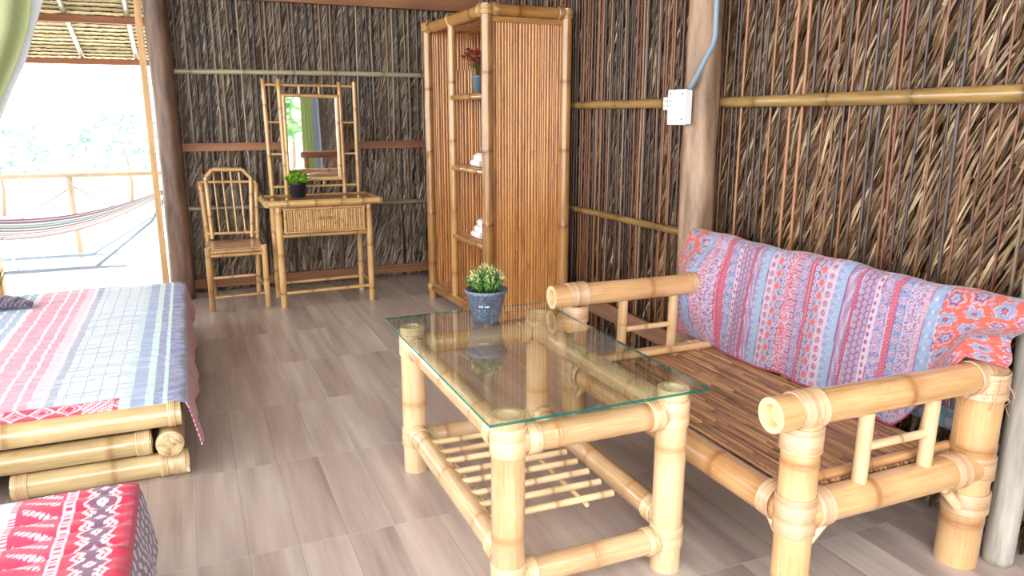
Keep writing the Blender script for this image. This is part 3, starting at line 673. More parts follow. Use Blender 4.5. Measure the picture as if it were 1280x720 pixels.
for x in (DX0, DX1):
    bamboo((x, DY0, .14), (x, DY1, .14), .0115, nodes=.2, hollow=False).build('stretcher', M['bamboo_tan'], dt)
    bamboo((x, DY0, .515), (x, DY1, .515), .013, nodes=.2, hollow=False).build('apron_rail', M['bamboo_tan'], dt)
    mb = MB(); slats((x, DY0+.02), (x, DY1-.02), .52, .75, 16, mb, out=(-1 if x == DX0 else 1, 0, 0)); box(mb, (x, (DY0+DY1)/2, .64), (.006, DY1-DY0-.03, .22), (0, .5, 0), uvx=2); mb.build('side_panel', M['bamboo_tan'], dt)
dw = MB(); slats((DX0+.055, DY0-.018), (DX1-.055, DY0-.018), .565, .715, 34, dw, thick=.007, seed=9); box(dw, (.8885, DY0+.14, .64), (.54, .30, .15), (0, .4, 0)); dwo = dw.build('drawer', M['bamboo_tan'], dt)
for a, b2 in (((DX0+.03, DY0-.02, .725), (DX1-.03, DY0-.02, .725)), ((DX0+.03, DY0-.02, .556), (DX1-.03, DY0-.02, .556)), ((DX0+.043, DY0-.02, .55), (DX0+.043, DY0-.02, .73)), ((DX1-.043, DY0-.02, .55), (DX1-.043, DY0-.02, .73))):
    bamboo(a, b2, .0115, nodes=.3, seg=12, hollow=False).build('drawer_frame', M['bamboo_tan'], dwo)
bamboo((.83, DY0-.040, .655), (.955, DY0-.040, .655), .009, nodes=.06, seg=12, hollow=False).build('drawer_handle', M['bamboo_orange'], dwo)
for x in (.84, .945): tube([(x, DY0-.018, .655), (x, DY0-.040, .655)], .006, None, 8).build('handle_stub', M['bamboo_orange'], dwo)

mf = thing('dressing_mirror', 'rectangular mirror in a tan bamboo ladder frame on the dressing table', 'mirror', (.89, 6.0, .80))
MY = 5.97; zb_ = .793
uprights = [(.566, .553, 1.645), (.672, .662, 1.645), (1.113, 1.108, 1.635), (1.222, 1.222, 1.635)]
for i, (xb, xt, zt) in enumerate(uprights):
    bamboo((xb, MY, zb_), (xt, MY, zt), .0165, nodes=.35, seg=14, seed=170+i).build('frame_upright', M['bamboo_tan'], mf)
for za, xa, xb in ((1.605, .555, 1.222), (.855, .56, 1.222)):
    bamboo((xa, MY, za), (xb, MY, za-.004), .0105, nodes=.3, seg=12, hollow=False).build('frame_rail', M['bamboo_tan'], mf)
for za in (1.335, 1.1):
    bamboo((.56, MY, za), (.668, MY, za), .009, nodes=.3, seg=10, hollow=False).build('frame_rung', M['bamboo_tan'], mf)
    bamboo((1.11, MY, za-.005), (1.222, MY, za-.005), .009, nodes=.3, seg=10, hollow=False).build('frame_rung', M['bamboo_tan'], mf)
for x in (.81, .955):
    bamboo((x, MY, 1.60), (x, MY, 1.535), .009, nodes=.3, seg=10, hollow=False).build('frame_rung', M['bamboo_tan'], mf)
    bamboo((x, MY, .86), (x, MY, .895), .009, nodes=.3, seg=10, hollow=False).build('frame_rung', M['bamboo_tan'], mf)
for a, b2 in (((.675, MY-.008, 1.53), (1.10, MY-.008, 1.525)), ((.675, MY-.008, .905), (1.10, MY-.008, .905)), ((.692, MY-.008, .90), (.69, MY-.008, 1.53)), ((1.085, MY-.008, .90), (1.085, MY-.008, 1.53))):
    bamboo(a, b2, .0135, nodes=.3, seg=12, hollow=False).build('mirror_border', M['bamboo_tan'], mf)
mb = MB(); box(mb, (.888, MY+.004, 1.217), (.40, .006, .62), rot=None); mb.build('mirror_glass', M['mirror'], mf)

# ------------------------------------------------------------------ chair
ch = thing('bamboo_chair', 'tan bamboo chair with a spindle back beside the dressing table', 'chair', (.26, 5.9, 0))
CX0, CX1, CY0, CY1 = .072, .455, 5.685, 6.10
bamboo((CX0, CY0, 0), (CX0, CY0, .465), .021, nodes=.3, seed=201).build('leg', M['bamboo_tan'], ch)
bamboo((CX1, CY0, 0), (CX1, CY0, .465), .021, nodes=.3, seed=202).build('leg', M['bamboo_tan'], ch)
bamboo((CX0+.03, CY1-.0, 0), (CX0-.005, CY1+.06, .9), .02, nodes=.3, seed=203).build('leg', M['bamboo_tan'], ch)
bamboo((CX1-.03, CY1, 0), (CX1+.01, CY1+.06, .875), .02, nodes=.3, seed=204).build('leg', M['bamboo_tan'], ch)
mb = MB(); slats((CX0+.01, (CY0+CY1)/2), (CX1-.01, (CY0+CY1)/2), 0, 1, 12, MB())
for i in range(14):
    y = CY0+.005+i*.030; box(mb, ((CX0+CX1)/2, y, .450), (CX1-CX0-.01, .027, .012), (0, random.random(), 0), bev=.002)
mb.build('seat', M['slat_brown'], ch)
for z in (.432, .405): bamboo((CX0, CY0-.004, z), (CX1, CY0-.004, z), .0135, nodes=.2, seg=12, hollow=False, bulge=.1).build('seat_rail', M['bamboo_tan'], ch)
for x in (CX0, CX1):
    bamboo((x, CY0, .425), (x, CY1+.01, .425), .014, nodes=.2, seg=12, hollow=False).build('seat_rail', M['bamboo_tan'], ch)
    bamboo((x, CY0, .135), (x+(.025 if x == CX0 else -.025), CY1, .15), .0105, nodes=.2, seg=12, hollow=False).build('stretcher', M['bamboo_tan'], ch)
bamboo((CX0, CY1+.02, .425), (CX1, CY1+.02, .425), .014, nodes=.2, seg=12, hollow=False).build('seat_rail', M['bamboo_tan'], ch)
bamboo((CX0, CY0, .10), (CX1, CY0, .105), .012, nodes=.2, seg=12, hollow=False).build('stretcher', M['bamboo_tan'], ch)
bamboo((CX0+.03, CY1, .16), (CX1-.03, CY1, .165), .012, nodes=.2, seg=12, hollow=False).build('stretcher', M['bamboo_tan'], ch)
yb = CY1+.012
def bk(x, z): return (x, yb+(z-.46)*.09, z)
arch = [bk(.118, .465), bk(.108, .93), bk(.160, .985), bk(.375, .98), bk(.432, .915), bk(.405, .462)]
mb = MB()
for i in range(5):
    L_ = (Vector(arch[i+1])-Vector(arch[i])).length; bamboo(arch[i], arch[i+1], .0165, mb, nodes=.24 if L_ > .2 else .4, seg=14, hollow=False, seed=210+i)
mb.build('back_frame', M['bamboo_tan'], ch)
bamboo(bk(.07, .895), bk(.465, .885), .011, nodes=.3, seg=12, hollow=False).build('back_rail', M['bamboo_tan'], ch)
bamboo(bk(.08, .505), bk(.455, .498), .011, nodes=.3, seg=12, hollow=False).build('back_rail', M['bamboo_tan'], ch)
for i in range(4):
    x = .165+i*.061
    bamboo(bk(x+.012, .50), bk(x, .98 if 0 < i < 3 else .96), .0075, nodes=.25, seg=10, hollow=False).build('spindle', M['bamboo_tan'], ch)

# ------------------------------------------------------------------ bench
bn = thing('bamboo_bench', 'wide bamboo bench with thick tube armrests and slatted seat along the right wall', 'bench', (1.8, 2.0, 0))
BXF, BXB = 1.415, 2.095; BY0, BY1 = 1.385, 2.655; ZA = .638
for y, s in ((BY0, 230), (BY1, 231)):
    bamboo((BXF, y, 0), (BXF, y, ZA-.035), .050, nodes=.3, seg=26, seed=s, hollow=False).build('front_leg', M['bamboo_bench'], bn)
    bamboo((BXB+(.05 if y == BY0 else .045), y+(.035 if y == BY0 else 0), 0), (BXB+(.008 if y == BY0 else .06), y, .66 if y == BY0 else .74), .062, nodes=.24, seg=26, seed=s+3).build('back_leg', M['bamboo_bench'], bn)
    ZA = .638 if y == BY0 else .664; bx = BXB+.03 if y == BY0 else BXB+.045
    bamboo((1.305, y, ZA), (2.15 if y == BY0 else 2.02, y, ZA-.003), .047, r1=.045, nodes=.36, seg=26, seed=s+5, offs=.46).build('armrest', M['bamboo_bench'], bn)
    zr = .345
    bamboo((BXF+.02, y, zr), (BXB, y, zr), .048, nodes=.28, seg=26, seed=s+7).build('side_rail', M['bamboo_bench'], bn)
    for xx in (1.64, 1.895): bamboo((xx, y, zr+.042), (xx+.004, y, ZA-.04), .021, nodes=.4, seg=14, seed=s+xx*10, hollow=False).build('arm_support', M['bamboo_pale'], bn)
    bamboo((1.655, y, .49), (1.885, y, .49), .0125, nodes=.15, seg=12, hollow=False).build('arm_stretcher', M['rattan_pale'], bn)
    sgn = 1 if y == BY0 else -1
    binding(bn, ((BXF, y, zr), (0, 0, 1), .052, .11), ((BXF+.075, y, zr), (1, 0, 0), .050, .05), ((BXF, y+sgn*.075, zr), (0, 1, 0), .050, .045), mat='rattan')
    binding(bn, ((BXF, y, ZA), (1, 0, 0), .049, .085), ((BXF, y, ZA-.075), (0, 0, 1), .052, .07), mat='rattan')
    binding(bn, ((BXB+(.028 if y == BY0 else .052), y+(.016 if y == BY0 else 0), .345), (0, 0, 1), .064, .075), ((BXB-.075, y, zr), (1, 0, 0), .050, .055), mat='rattan')
    binding(bn, ((BXB+(.036 if y == BY0 else .05), y+(.022 if y == BY0 else 0), .225), (0, 0, 1), .064, .07), mat='rattan')
    binding(bn, ((2.065 if y == BY0 else 1.99, y, ZA-.002), (1, 0, 0), .048, .06), ((BXB+(.009 if y == BY0 else .058), y, ZA-.03), (0, 0, 1), .0645, .07), mat='rattan')
    bamboo((BXF, y+sgn*.012, .21), (BXF, y+sgn*.11, .315), .013, nodes=.3, seg=10, hollow=False).build('corner_brace', M['rattan_pale'], bn)
    bamboo((BXF+.012, y, .20), (BXF+.13, y, .31), .013, nodes=.3, seg=10, hollow=False).build('corner_brace', M['rattan_pale'], bn)
    bamboo((BXB-.03, y+sgn*.0, .22), (BXB-.12, y, .315), .016, nodes=.3, seg=10, hollow=False).build('corner_brace', M['rattan_pale'], bn)
mb = MB(); rr = random.Random(77)
for i in range(46):
    a0 = rr.uniform(0, 6.28); q = (BXB+.01+.064*cos(a0), BY0+.02+.064*sin(a0), rr.uniform(.585, .66)); dd = Vector((cos(a0), sin(a0), 0))
    tube([q, Vector(q)+dd*rr.uniform(.005, .02)+Vector((0, rr.uniform(-.02, .02), -rr.uniform(.01, .03))), Vector(q)+dd*rr.uniform(.0, .03)+Vector((0, rr.uniform(-.03, .03), -rr.uniform(.03, .08)))], .0012, mb, 4, (.5, rr.random(), 0))
for i in range(9): wrap((BXB+.009, BY0, .575+i*.010), (0, 0, 1), .0655, .008, mb, strand=.004, lift=.002, tilt=.004*(i % 3-1))
ft = mb.build('fibre_lashing', M['rattan'], bn); ft['kind'] = 'stuff'
bamboo((BXF+.005, BY0, .335), (BXF+.005, BY1, .335), .048, nodes=.36, seg=26, seed=260).build('front_rail', M['bamboo_bench'], bn)
bamboo((BXB, BY0, .30), (BXB, BY1, .30), .045, nodes=.36, seg=20, seed=261).build('back_rail', M['bamboo_bench'], bn)
for zz in (.81,): bamboo((BXB+.06, BY0-.015, zz), (BXB+.06, BY1+.12, zz), .042, nodes=.36, seg=20, seed=262).build('top_rail', M['bamboo_bench'], bn)
for i in range(7):
    y = 1.55+i*.155; bamboo((BXB+.0, y, .34), (BXB+.05, y, .78), .016, nodes=.3, seg=10, hollow=False).build('back_spindle', M['bamboo_bench'], bn)
for x in (1.6, 1.85):
    bamboo((x, BY0, .335), (x, BY1, .335), .02, nodes=.3, seg=12, hollow=False).build('seat_bearer', M['bamboo_bench'], bn)
mb = MB(); rr = random.Random(9); x = BXF+.052; zt = .372
while x < BXB-.03:
    w = rr.uniform(.010, .021); y = BY0+.035-rr.uniform(0, .25)
    while y < BY1-.035:
        L_ = rr.uniform(.22, .6); a = max(y, BY0+.045); b2 = min(y+L_, BY1-.045)
        if b2-a > .01:
            r_ = rr.random(); V = []; F = []; h = .009*rr.uniform(.8, 1.15)
            for yy in (a, a+.002, b2-.002, b2):
                e = .6 if yy in (a, b2) else 1
                for q, hh in ((-.5, -.006), (-.44, .6), (-.15, 1), (.15, 1), (.44, .6), (.5, -.006)): V.append((x+q*w*.96, yy, zt+hh*h*e))
            U = [(v[1]*1.0, v[0]) for v in V]
            for i in range(3):
                for j in range(5): k0 = i*6+j; F.append((k0, k0+6, k0+7, k0+1))
            F.append((0, 1, 2, 3, 4, 5)); F.append((23, 22, 21, 20, 19, 18)); F += [(0, 5, 11, 6), (6, 11, 17, 12), (12, 17, 23, 18)]
            C = [((.6 if (i < 6 and rr.random() < .5) else 0), r_, 0) for i in range(24)]; mb.add(V, F, U, C)
        y += L_
    x += w
box(mb, ((BXF+BXB)/2+.01, (BY0+BY1)/2, zt-.006), (BXB-BXF-.09, BY1-BY0-.08, .008), (.8, .1, 0), uvx=1)
mb.build('seat', M['slat_brown'], bn)
for y, sgn in ((BY0, 1), (BY1, -1)):
    bamboo((BXF+.06, y+sgn*.062, .392), (BXB-.02, y+sgn*.062, .392), .016, nodes=.2, seg=12, hollow=False).build('seat_border', M['bamboo_bench'], bn)

# ------------------------------------------------------------------ cloth patterns
def hsh(a, b=0): return np.mod(np.sin(a*127.1+b*311.7)*43758.5453, 1.0)
CO = dict(coral=srgb(226, 104, 86)[:3], red=srgb(192, 70, 84)[:3], crim=srgb(166, 54, 80)[:3], blue=srgb(136, 162, 200)[:3], sky=srgb(142, 182, 210)[:3], lav=srgb(168, 158, 190)[:3],
          white=srgb(210, 196, 212)[:3], pink=srgb(206, 134, 150)[:3], plum=srgb(140, 72, 118)[:3], navy=srgb(86, 84, 140)[:3])
def bench_pattern(U, V):
    """U metres across the stripes, V metres along them"""
    A = lambda k: np.array(CO[k]); C = np.zeros(U.shape+(3,)); C[:] = A('coral')
    # coral field with scattered paisley blooms
    def blooms(mask, sc, seed):
        gx = np.floor(U/sc); gy = np.floor((V+.5*sc*(gx % 2))/sc); cx = (gx+.5+.25*(hsh(gx, gy+seed)-.5))*sc; cy = (gy+.5+.25*(hsh(gy, gx+seed)-.5))*sc-.5*sc*(gx % 2)
        dx = U-cx; dy = V-cy; r = np.hypot(dx, dy)/sc; th = np.arctan2(dy, dx); pr = .30*(1+.16*np.cos(6*th)); k = hsh(gx+seed, gy)
        for cond, cl in ((r < pr*1.28, 'white'), (r < pr*1.16, 'lav'), (r < pr*.85, 'blue'), (r < pr*.55, 'white'), (r < pr*.45, 'plum'), (r < pr*.2, 'coral')):
            alt = {'lav': 'pink', 'blue': 'plum', 'plum': 'blue'}.get(cl, cl)
            C[mask & cond & (k > .45)] = A(cl); C[mask & cond & (k <= .45)] = A(alt)
        vine = np.abs(np.sin((U+V*.6)*2*pi/sc*.9)+np.sin((V-U*.3)*2*pi/sc*1.1)) < .09
        C[mask & vine & (r > pr*1.3)] = A('lav')
    blooms(np.ones(U.shape, bool), .082, 1)
    stripes = [('lace', .022, 'plum'), ('tri', .034, 'sky'), ('speck', .045, 'pink'), ('speck', .028, 'lav'), ('dots', .014, 'red'), ('band', .020, 'red'), ('flow', .032, 'blue'),
               ('beads', .020, 'white'), ('hex', .048, 'pink'), ('band', .016, 'crim'), ('lattice', .026, 'lav'), ('zig', .040, 'sky'), ('loops', .030, 'white'), ('diam', .030, 'coral'), ('beads2', .020, 'lav'),
               ('speck', .034, 'red'), ('tick', .018, 'crim'), ('flow', .032, 'lav'), ('dots', .020, 'red'), ('beads2', .018, 'blue'), ('diam', .030, 'coral'), ('loops', .034, 'white'), ('zig', .042, 'sky'),
               ('lattice', .026, 'lav'), ('band', .014, 'crim'), ('hex', .048, 'pink'),
               ('beads', .020, 'white'), ('flow', .032, 'lav'), ('band', .020, 'red'), ('flow', .028, 'blue'), ('speck', .044, 'lav'), ('tick', .014, 'pink'), ('tri', .034, 'sky'), ('lace', .022, 'plum')]
    stripes = [(a_, b_*1.36, c_) for a_, b_, c_ in stripes]
    u = .135
    end = 1.41
    i = 0
    while u < end:
        kind, w, base = stripes[i % len(stripes)]; i += 1
        m = (U >= u) & (U < u+w) & (U < end); q = (U-u)/w; base_c = A(base); C[m] = base_c; s = w
        per = V/s
        f = per-np.floor(per)
        if kind == 'lace': C[m & (np.abs(np.hypot(q-.5, f-.5)-.3) < .12)] = A('white'); C[m & (np.hypot(q-.5, f-.5) < .12)] = A('red')
        if kind == 'tri': C[m & (np.abs(q-.5)*2 > np.abs(f-.5)*2.2)] = A('blue'); C[m & (np.hypot(q-.5, f-.5) < .14)] = A('white')
        if kind == 'speck':
            hx = np.floor(U/.0035); hy = np.floor(V/.0035); k = hsh(hx, hy); C[m & (k > .62)] = A('white'); C[m & (k < .22)] = A('plum' if base != 'red' else 'coral')
        if kind == 'dots': f3 = (V/.008) % 1; C[m & (np.hypot((q-.5)*s/.008, f3-.5) < .3)] = A('white')
        if kind == 'band': f3 = (V/.012) % 1; C[m & (np.abs(q-.5-.3*np.sin(f3*2*pi)) < .1)] = A('pink')
        if kind == 'flow':
            f4 = (V/.045) % 1; r = np.hypot((q-.5)*s, (f4-.5)*.045); C[m & (r < .0115)] = A('white'); C[m & (r < .0095)] = A('lav'); C[m & (r < .007)] = A('red'); C[m & (r < .004)] = A('white')
            hx = np.floor(U/.004); hy = np.floor(V/.004); C[m & (r > .013) & (hsh(hx, hy) > .75)] = A('navy')
        if kind == 'beads': C[m & (np.abs(q-.5) > .42)] = A('crim'); C[m & (np.hypot((q-.5)*1.5, f-.5) < .3)] = A('crim')
        if kind == 'beads2': C[m] = A('plum'); C[m & (np.hypot(q-.5, f-.5) < .46)] = A('white'); C[m & (np.hypot(q-.5, f-.5) < .3)] = A('blue'); 
        if kind == 'hex':
            s2 = .024; gx = np.floor((U-u)/s2); fy = (V/s2+.5*(gx % 2)) % 1; fx = ((U-u)/s2) % 1; r = np.hypot(fx-.5, fy-.5); th = np.arctan2(fy-.5, fx-.5)
            C[m & (r < .42*(1+.15*np.cos(6*th)))] = A('blue' if base == 'pink' else 'white'); C[m & (r < .22)] = A('lav'); C[m & (r > .46)] = A('crim')
        if kind == 'lattice': C[m & (np.abs(((U+V)/.007) % 1-.5) < .14)] = A('white'); C[m & (np.abs(((U-V)/.007) % 1-.5) < .14)] = A('plum')
        if kind == 'zig': zf = np.abs((V/.03) % 1-.5)*2; C[m & (q < zf*.7)] = A('blue'); C[m & (np.abs(q-zf*.7) < .06)] = A('white'); C[m & (q > .9)] = A('plum')
        if kind == 'loops':
            f4 = (V/.034) % 1; r = np.hypot((q-.5)*s, (f4-.5)*.034); C[m & (np.abs(r-.0095) < .002)] = A('crim'); C[m & (r < .005)] = A('red')
        if kind == 'diam': dd = np.abs(q-.5)+np.abs(((V/.05) % 1)-.5)*1.1; C[m & (dd > .5)] = A('blue'); C[m & (np.abs(dd-.5) < .07)] = A('white'); C[m & (dd > .85)] = A('red')
        if kind == 'tick': C[m & (((V/.008) % 1) < .45)] = A('white')
        C[m & (q < .05)] = A('white' if i % 3 else 'plum')
        u += w
    C = C*.80
    return C*.80+np.array(srgb(150, 110, 146)[:3])*.20*np.where((U > .135) & (U < 1.41), 1, .0)[..., None]+np.where((U > .135) & (U < 1.41), 0, .06)[..., None]*C
# drape over the bench back
Ls, Lt = 1.66, 1.02
TB = .43      # length hanging behind the rail
def drape(u, v):
    s = u*Ls; t = v*Lt; R0 = .052; arc = R0*pi
    Y0_ = 2.86-s*.955
    a = np.clip((t-TB)/arc, 0, 1)*pi; back = t < TB
    down = np.clip(t-TB-arc, 0, None); q = down/(Lt-TB-arc)          # 0 at the rail, 1 at the hem
    Y = Y0_+q*.02*(1-u)
    hem = .388+(.70-.388)*np.clip((1.64-Y)/.24, 0, 1)**1.3          # the hem climbs over the near armrest
    ztop = .81; zf = ztop-(ztop-hem)*q
    xbot = 2.058-.05*np.clip((1.5-Y)/.2, 0, 1)
    xf = (2.155-R0)+(xbot-(2.155-R0))*q**.9
    x = np.where(back, 2.155+R0, np.where(q > 0, xf, 2.155+R0*np.cos(a))); z = np.where(back, ztop-(TB-t)*np.clip((Y0_-1.40)/.08, .12, 1), np.where(q > 0, zf, ztop+R0*np.sin(a)))
    amp = np.clip(down/.2, 0, 1)
    far = np.exp(-((Y-2.68)/.12)**2)*np.sin(np.clip(q, 0, 1)*pi)     # pushed out by the far post
    x = x-amp*(.007*np.sin(s*13+1)+.005*np.sin(s*31+t*6))-.008*amp-.13*far
    z = z+.005*np.sin(s*9)*(a > .3)+.003*np.sin(s*27+1)*(a > .5)+.002
    e = np.clip((s-1.30)/.36, 0, 1)                                   # gathered diagonal folds in the coral end
    fold = np.sin((q*2.2+e*1.6)*pi)*e*np.clip(q*3, 0, 1); x = x-.028*fold; z = z+.012*fold
    g = np.exp(-(s/.10)**2)*amp; x = x-.016*g*np.sin(t*30); Y = Y-.022*g*np.sin(t*17+1)
    return x, Y, z
def blanket_col(u, v):
    s = u*Ls; t = v*Lt; C = bench_pattern(s-.02+.05*np.sin(t*2)-np.exp(-s/.35)*(.04+.09*np.clip((t-.55)/.3, 0, 1)), t)
    m = t < .07; C[m] = np.array(CO['sky'])*.9; C[m & (np.hypot((s/.05) % 1-.5, (t/.05) % 1-.5) < .3)] = CO['white']; C[t > Lt-.008] = CO['crim']
    return C
mb = grid(drape, 430, 300, blanket_col, thick=.003)
tag(mb.build('throw_blanket', M['cloth']), 'striped red and blue paisley throw with coral ends draped over the bench back', 'blanket')

# ------------------------------------------------------------------ beds
def bed_pattern(front_band):
    def fn(U, V):   # U metres from the right edge, V metres from the front edge
        K = lambda *a: np.array(srgb(*a)[:3]); C = np.zeros(U.shape+(3,))
        bands = [(0, .07, K(70, 84, 150)), (.07, .085, K(190, 226, 222)), (.085, .12, K(98, 118, 176)), (.12, .15, K(190, 226, 222)), (.15, .20, K(130, 156, 206)), (.20, .23, K(186, 214, 222)), (.23, .47, K(206, 222, 236)),
                 (.47, .50, K(150, 160, 190)), (.50, .56, K(216, 196, 216)), (.56, .80, K(226, 132, 168)), (.80, .83, K(230, 226, 240)), (.83, .98, K(140, 170, 210)), (.98, 1.05, K(206, 226, 226)), (1.05, 1.2, K(140, 166, 206)), (1.2, 3, K(222, 136, 168))]
        for a, b2, c in bands: C[(U >= a) & (U < b2)] = c
        for a in (.515, .60, .66, .74, .87, .93): C[np.abs(U-a) < .006] = K(236, 232, 242)
        C[(U > .23) & (U < .47) & (np.abs(((U-.23)/.06) % 1-.5) < .03)] = K(120, 126, 150)
        C[(U > .23) & (U < .47) & (np.abs((V/.07) % 1-.5) < .03)] = K(150, 158, 178)
        # bright daylight washed into the colours, then woven cross streaks
        C = C*.80+.18
        st = hsh(np.floor(V/.006), np.floor(U/.05)); C = np.where((st > .8)[..., None], C*.8+.19, C)
        if front_band:
            m = (V < .10) & (U > .24); C[m] = K(204, 44, 84); d = np.abs(((U/.09) % 1)-.5)*2; dd = np.abs(V/.10-.5)*2
            C[m & (np.abs(d+dd-.9) < .13)] = K(244, 222, 232); C[m & (np.abs(d+dd-.5) < .08)] = K(236, 190, 206); m2 = m & (((U/.36) % 1) > .72); C[m2] = K(242, 226, 238)
            C[m2 & (np.abs(((U+V*1.5)/.03) % 1-.5) < .2)] = K(204, 60, 100)
        return C
    return fn
def make_bed(xr, yf, width, length, label, cl_label, front_tubes=True, hang=True):
    xl = xr-width; yb_ = yf+length
    t = thing('bamboo_bed', label, 'bed', ((xl+xr)/2, (yf+yb_)/2, 0))
    r = .047; zc = (.048, .148, .252)
    bamboo((xr-.60, yf+.04, zc[0]), (xr-.0, yf+.04, zc[0]), r, nodes=.45, seg=26, seed=xr*3+301).build('foot_tube', M['bamboo_bed'], t)
    bamboo((xl+.05, yf+.04, zc[0]), (xl+.55, yf+.04, zc[0]), r, nodes=.45, seg=26, seed=303).build('foot_tube', M['bamboo_bed'], t)
    bamboo((xl+.13, yf+.04, zc[1]), (xr-.125, yf+.04, zc[1]), r*.96, nodes=.5, seg=26, seed=305).build('end_tube', M['bamboo_bed'], t)
    bamboo((xl-.02, yf+.035, zc[2]), (xr-.012, yf+.035, zc[2]), r, nodes=.5, seg=26, seed=307, offs=.2).build('end_tube', M['bamboo_bed'], t)
    for xx in (xr-.06, xl+.06):
        bamboo((xx, yf-.02, zc[1]), (xx, yb_, zc[1]), r*.98, nodes=.5, seg=26, seed=309+xx, hollow=False).build('side_tube', M['bamboo_bed'], t)
        bamboo((xx, yf+.09, zc[0]), (xx, yb_-.3, zc[0]), r*.98, nodes=.5, seg=20, seed=311+xx, hollow=False).build('side_tube', M['bamboo_bed'], t)
    bamboo((xl, yb_-.05, zc[2]), (xr-.02, yb_-.05, zc[2]), r, nodes=.5, seg=20, seed=308).build('end_tube', M['bamboo_bed'], t)
    bamboo((xl+.1, yb_-.05, zc[1]), (xr-.12, yb_-.05, zc[1]), r, nodes=.5, seg=20, seed=306).build('end_tube', M['bamboo_bed'], t)
    bamboo((xl+.1, yb_-.05, zc[0]), (xr-.05, yb_-.05, zc[0]), r, nodes=.5, seg=20, seed=304).build('foot_tube', M['bamboo_bed'], t)
    # woven cap of crossed strips on the side tube's end
    mb = MB(); cx, cz, y0 = xr-.06, zc[1], yf-.024
    for sec in range(4):
        a0 = sec*pi/2+pi/4
        for k in range(6):
            h = .007+k*.0072; w = h*.98
            d1 = Vector((cos(a0-pi/4+pi/2*0), 0, sin(a0-pi/4))); c_ = Vector((cx, y0, cz))+Vector((cos(a0), 0, sin(a0)))*h
            n_ = Vector((-sin(a0), 0, cos(a0))); lim = sqrt(max(0, .0465**2-h**2)); w = min(h*1.0, lim)
            tube([c_-n_*w-Vector((0, .001, 0)), c_+Vector((0, -.004, 0))*1, c_+n_*w-Vector((0, .001, 0))], .0032, mb, 6, (0, random.random(), 0))
    mb.build('woven_cap', M['rattan_pale'], t)
    binding(t, ((xr-.035, yf+.04, zc[0]), (1, 0, 0), r+.001, .045), ((xr-.09, yf+.04, zc[0]), (1, 0, 0), r+.001, .03), mat='rattan_pale')
    binding(t, ((xr-.57, yf+.04, zc[0]), (1, 0, 0), r+.001, .05), mat='rattan_pale')
    binding(t, ((xr-.155, yf+.04, zc[1]), (1, 0, 0), r*.96+.001, .05), mat='rattan_pale')
    binding(t, ((xr-.045, yf+.035, zc[2]), (1, 0, 0), r+.001, .028), mat='rattan_pale')
    binding(t, ((xr-.06, yf-.005, zc[1]), (0, 1, 0), r*.98+.001, .022), mat='rattan_pale')
    mb = MB()
    for i in range(16):
        y = yf+.14+i*(length-.25)/15; box(mb, ((xl+xr)/2, y, .262), (width-.10, .09, .012), (0, random.random(), 0), bev=.002, uvx=0)
    mb.build('bed_slats', M['slat_orange'], t)
    return t
BX, BYF = -.10, 3.0
make_bed(BX, BYF, 1.25, 2.32, 'low bed of stacked bamboo tubes under the striped cover near the doorway', '')
def bedtop(xr, yf, width, length, seed, z0=.300):
    xl = xr-width; hem = .175
    def fn(u, v):
        # u: 0 at the hanging hem on the right, then up the side and across; v along the bed
        W_ = width+hem; s = u*W_; y = yf+.0+v*length
        side = s < hem; k = np.clip(s/hem, 0, 1); flare = (1-k)
        fr = np.exp(-(v*length/.12)**2)
        x = np.where(side, xr+.012+.030*flare+flare*(.010*np.sin(v*length*9+seed)+.006*np.sin(v*length*23)), xr+.012-(s-hem))
        z = np.where(side, z0-.012-(hem-s)*(.98-.0*v), z0)
        corner = np.clip(1-np.abs(s-hem)/.035, 0, 1); z = z-corner**2*.008; x = x-corner**2*.003
        wr = np.clip((s-hem)/.03, 0, 1)
        ph = v*length; xx = s
        n1 = np.sin(ph*58+2.2*np.sin(xx*4+1)+1.3*np.sin(ph*7))*np.sin(xx*5+ph*3+seed)+.6*np.sin(ph*97+3*np.sin(xx*3+2)+ph*11*np.sin(1.0))*np.cos(xx*7-ph*2)
        n2 = np.sin(ph*14+xx*2.5)
        w1 = ph*62+3.0*np.sin(xx*2.3+ph*1.7)+1.5*np.sin(xx*6-ph*4); n1 = n1-1.6*(1-np.abs(np.sin(w1*.5)))**3*(.5+.5*np.sin(xx*4.1+ph*9+np.sin(ph*23)))
        edge_ = np.clip(ph/.05, 0, 1)
        z = z+wr*(.0050*n1*edge_+.0035*n2*edge_)
        z = z-np.where(side, 0, 1)*(1-edge_)*.004
        y = y-np.where(side, flare*.03*(v < .04), 0)
        return x, y, z
    return fn, hem
fn, hem = bedtop(BX, BYF+.035, 1.25, 2.30, 1)
bp = bed_pattern(True)
def col1(u, v):
    W_ = 1.25+hem; s = u*W_; C = bp(np.clip(s-hem, 0, 9)+.0*v, v*2.30)
    K = lambda *a: np.array(srgb(*a)[:3]); m = s < hem-.008; C[m] = K(176, 40, 78)
    wv = ((v*2.30+.25*np.abs(((s/.012) % 1)-.5)*.02)/.012+s/.02) % 1
    C[m & (wv < .36)] = K(240, 214, 226); C[(s > hem-.008) & (s < hem+.004)] = K(206, 196, 224)
    return C
tag(grid(fn, 430, 330, col1, thick=.004).build('bed_cover', M['bed_cloth']), 'blue, white and pink striped woven cover on the bed nearest the doorway', 'bed cover')
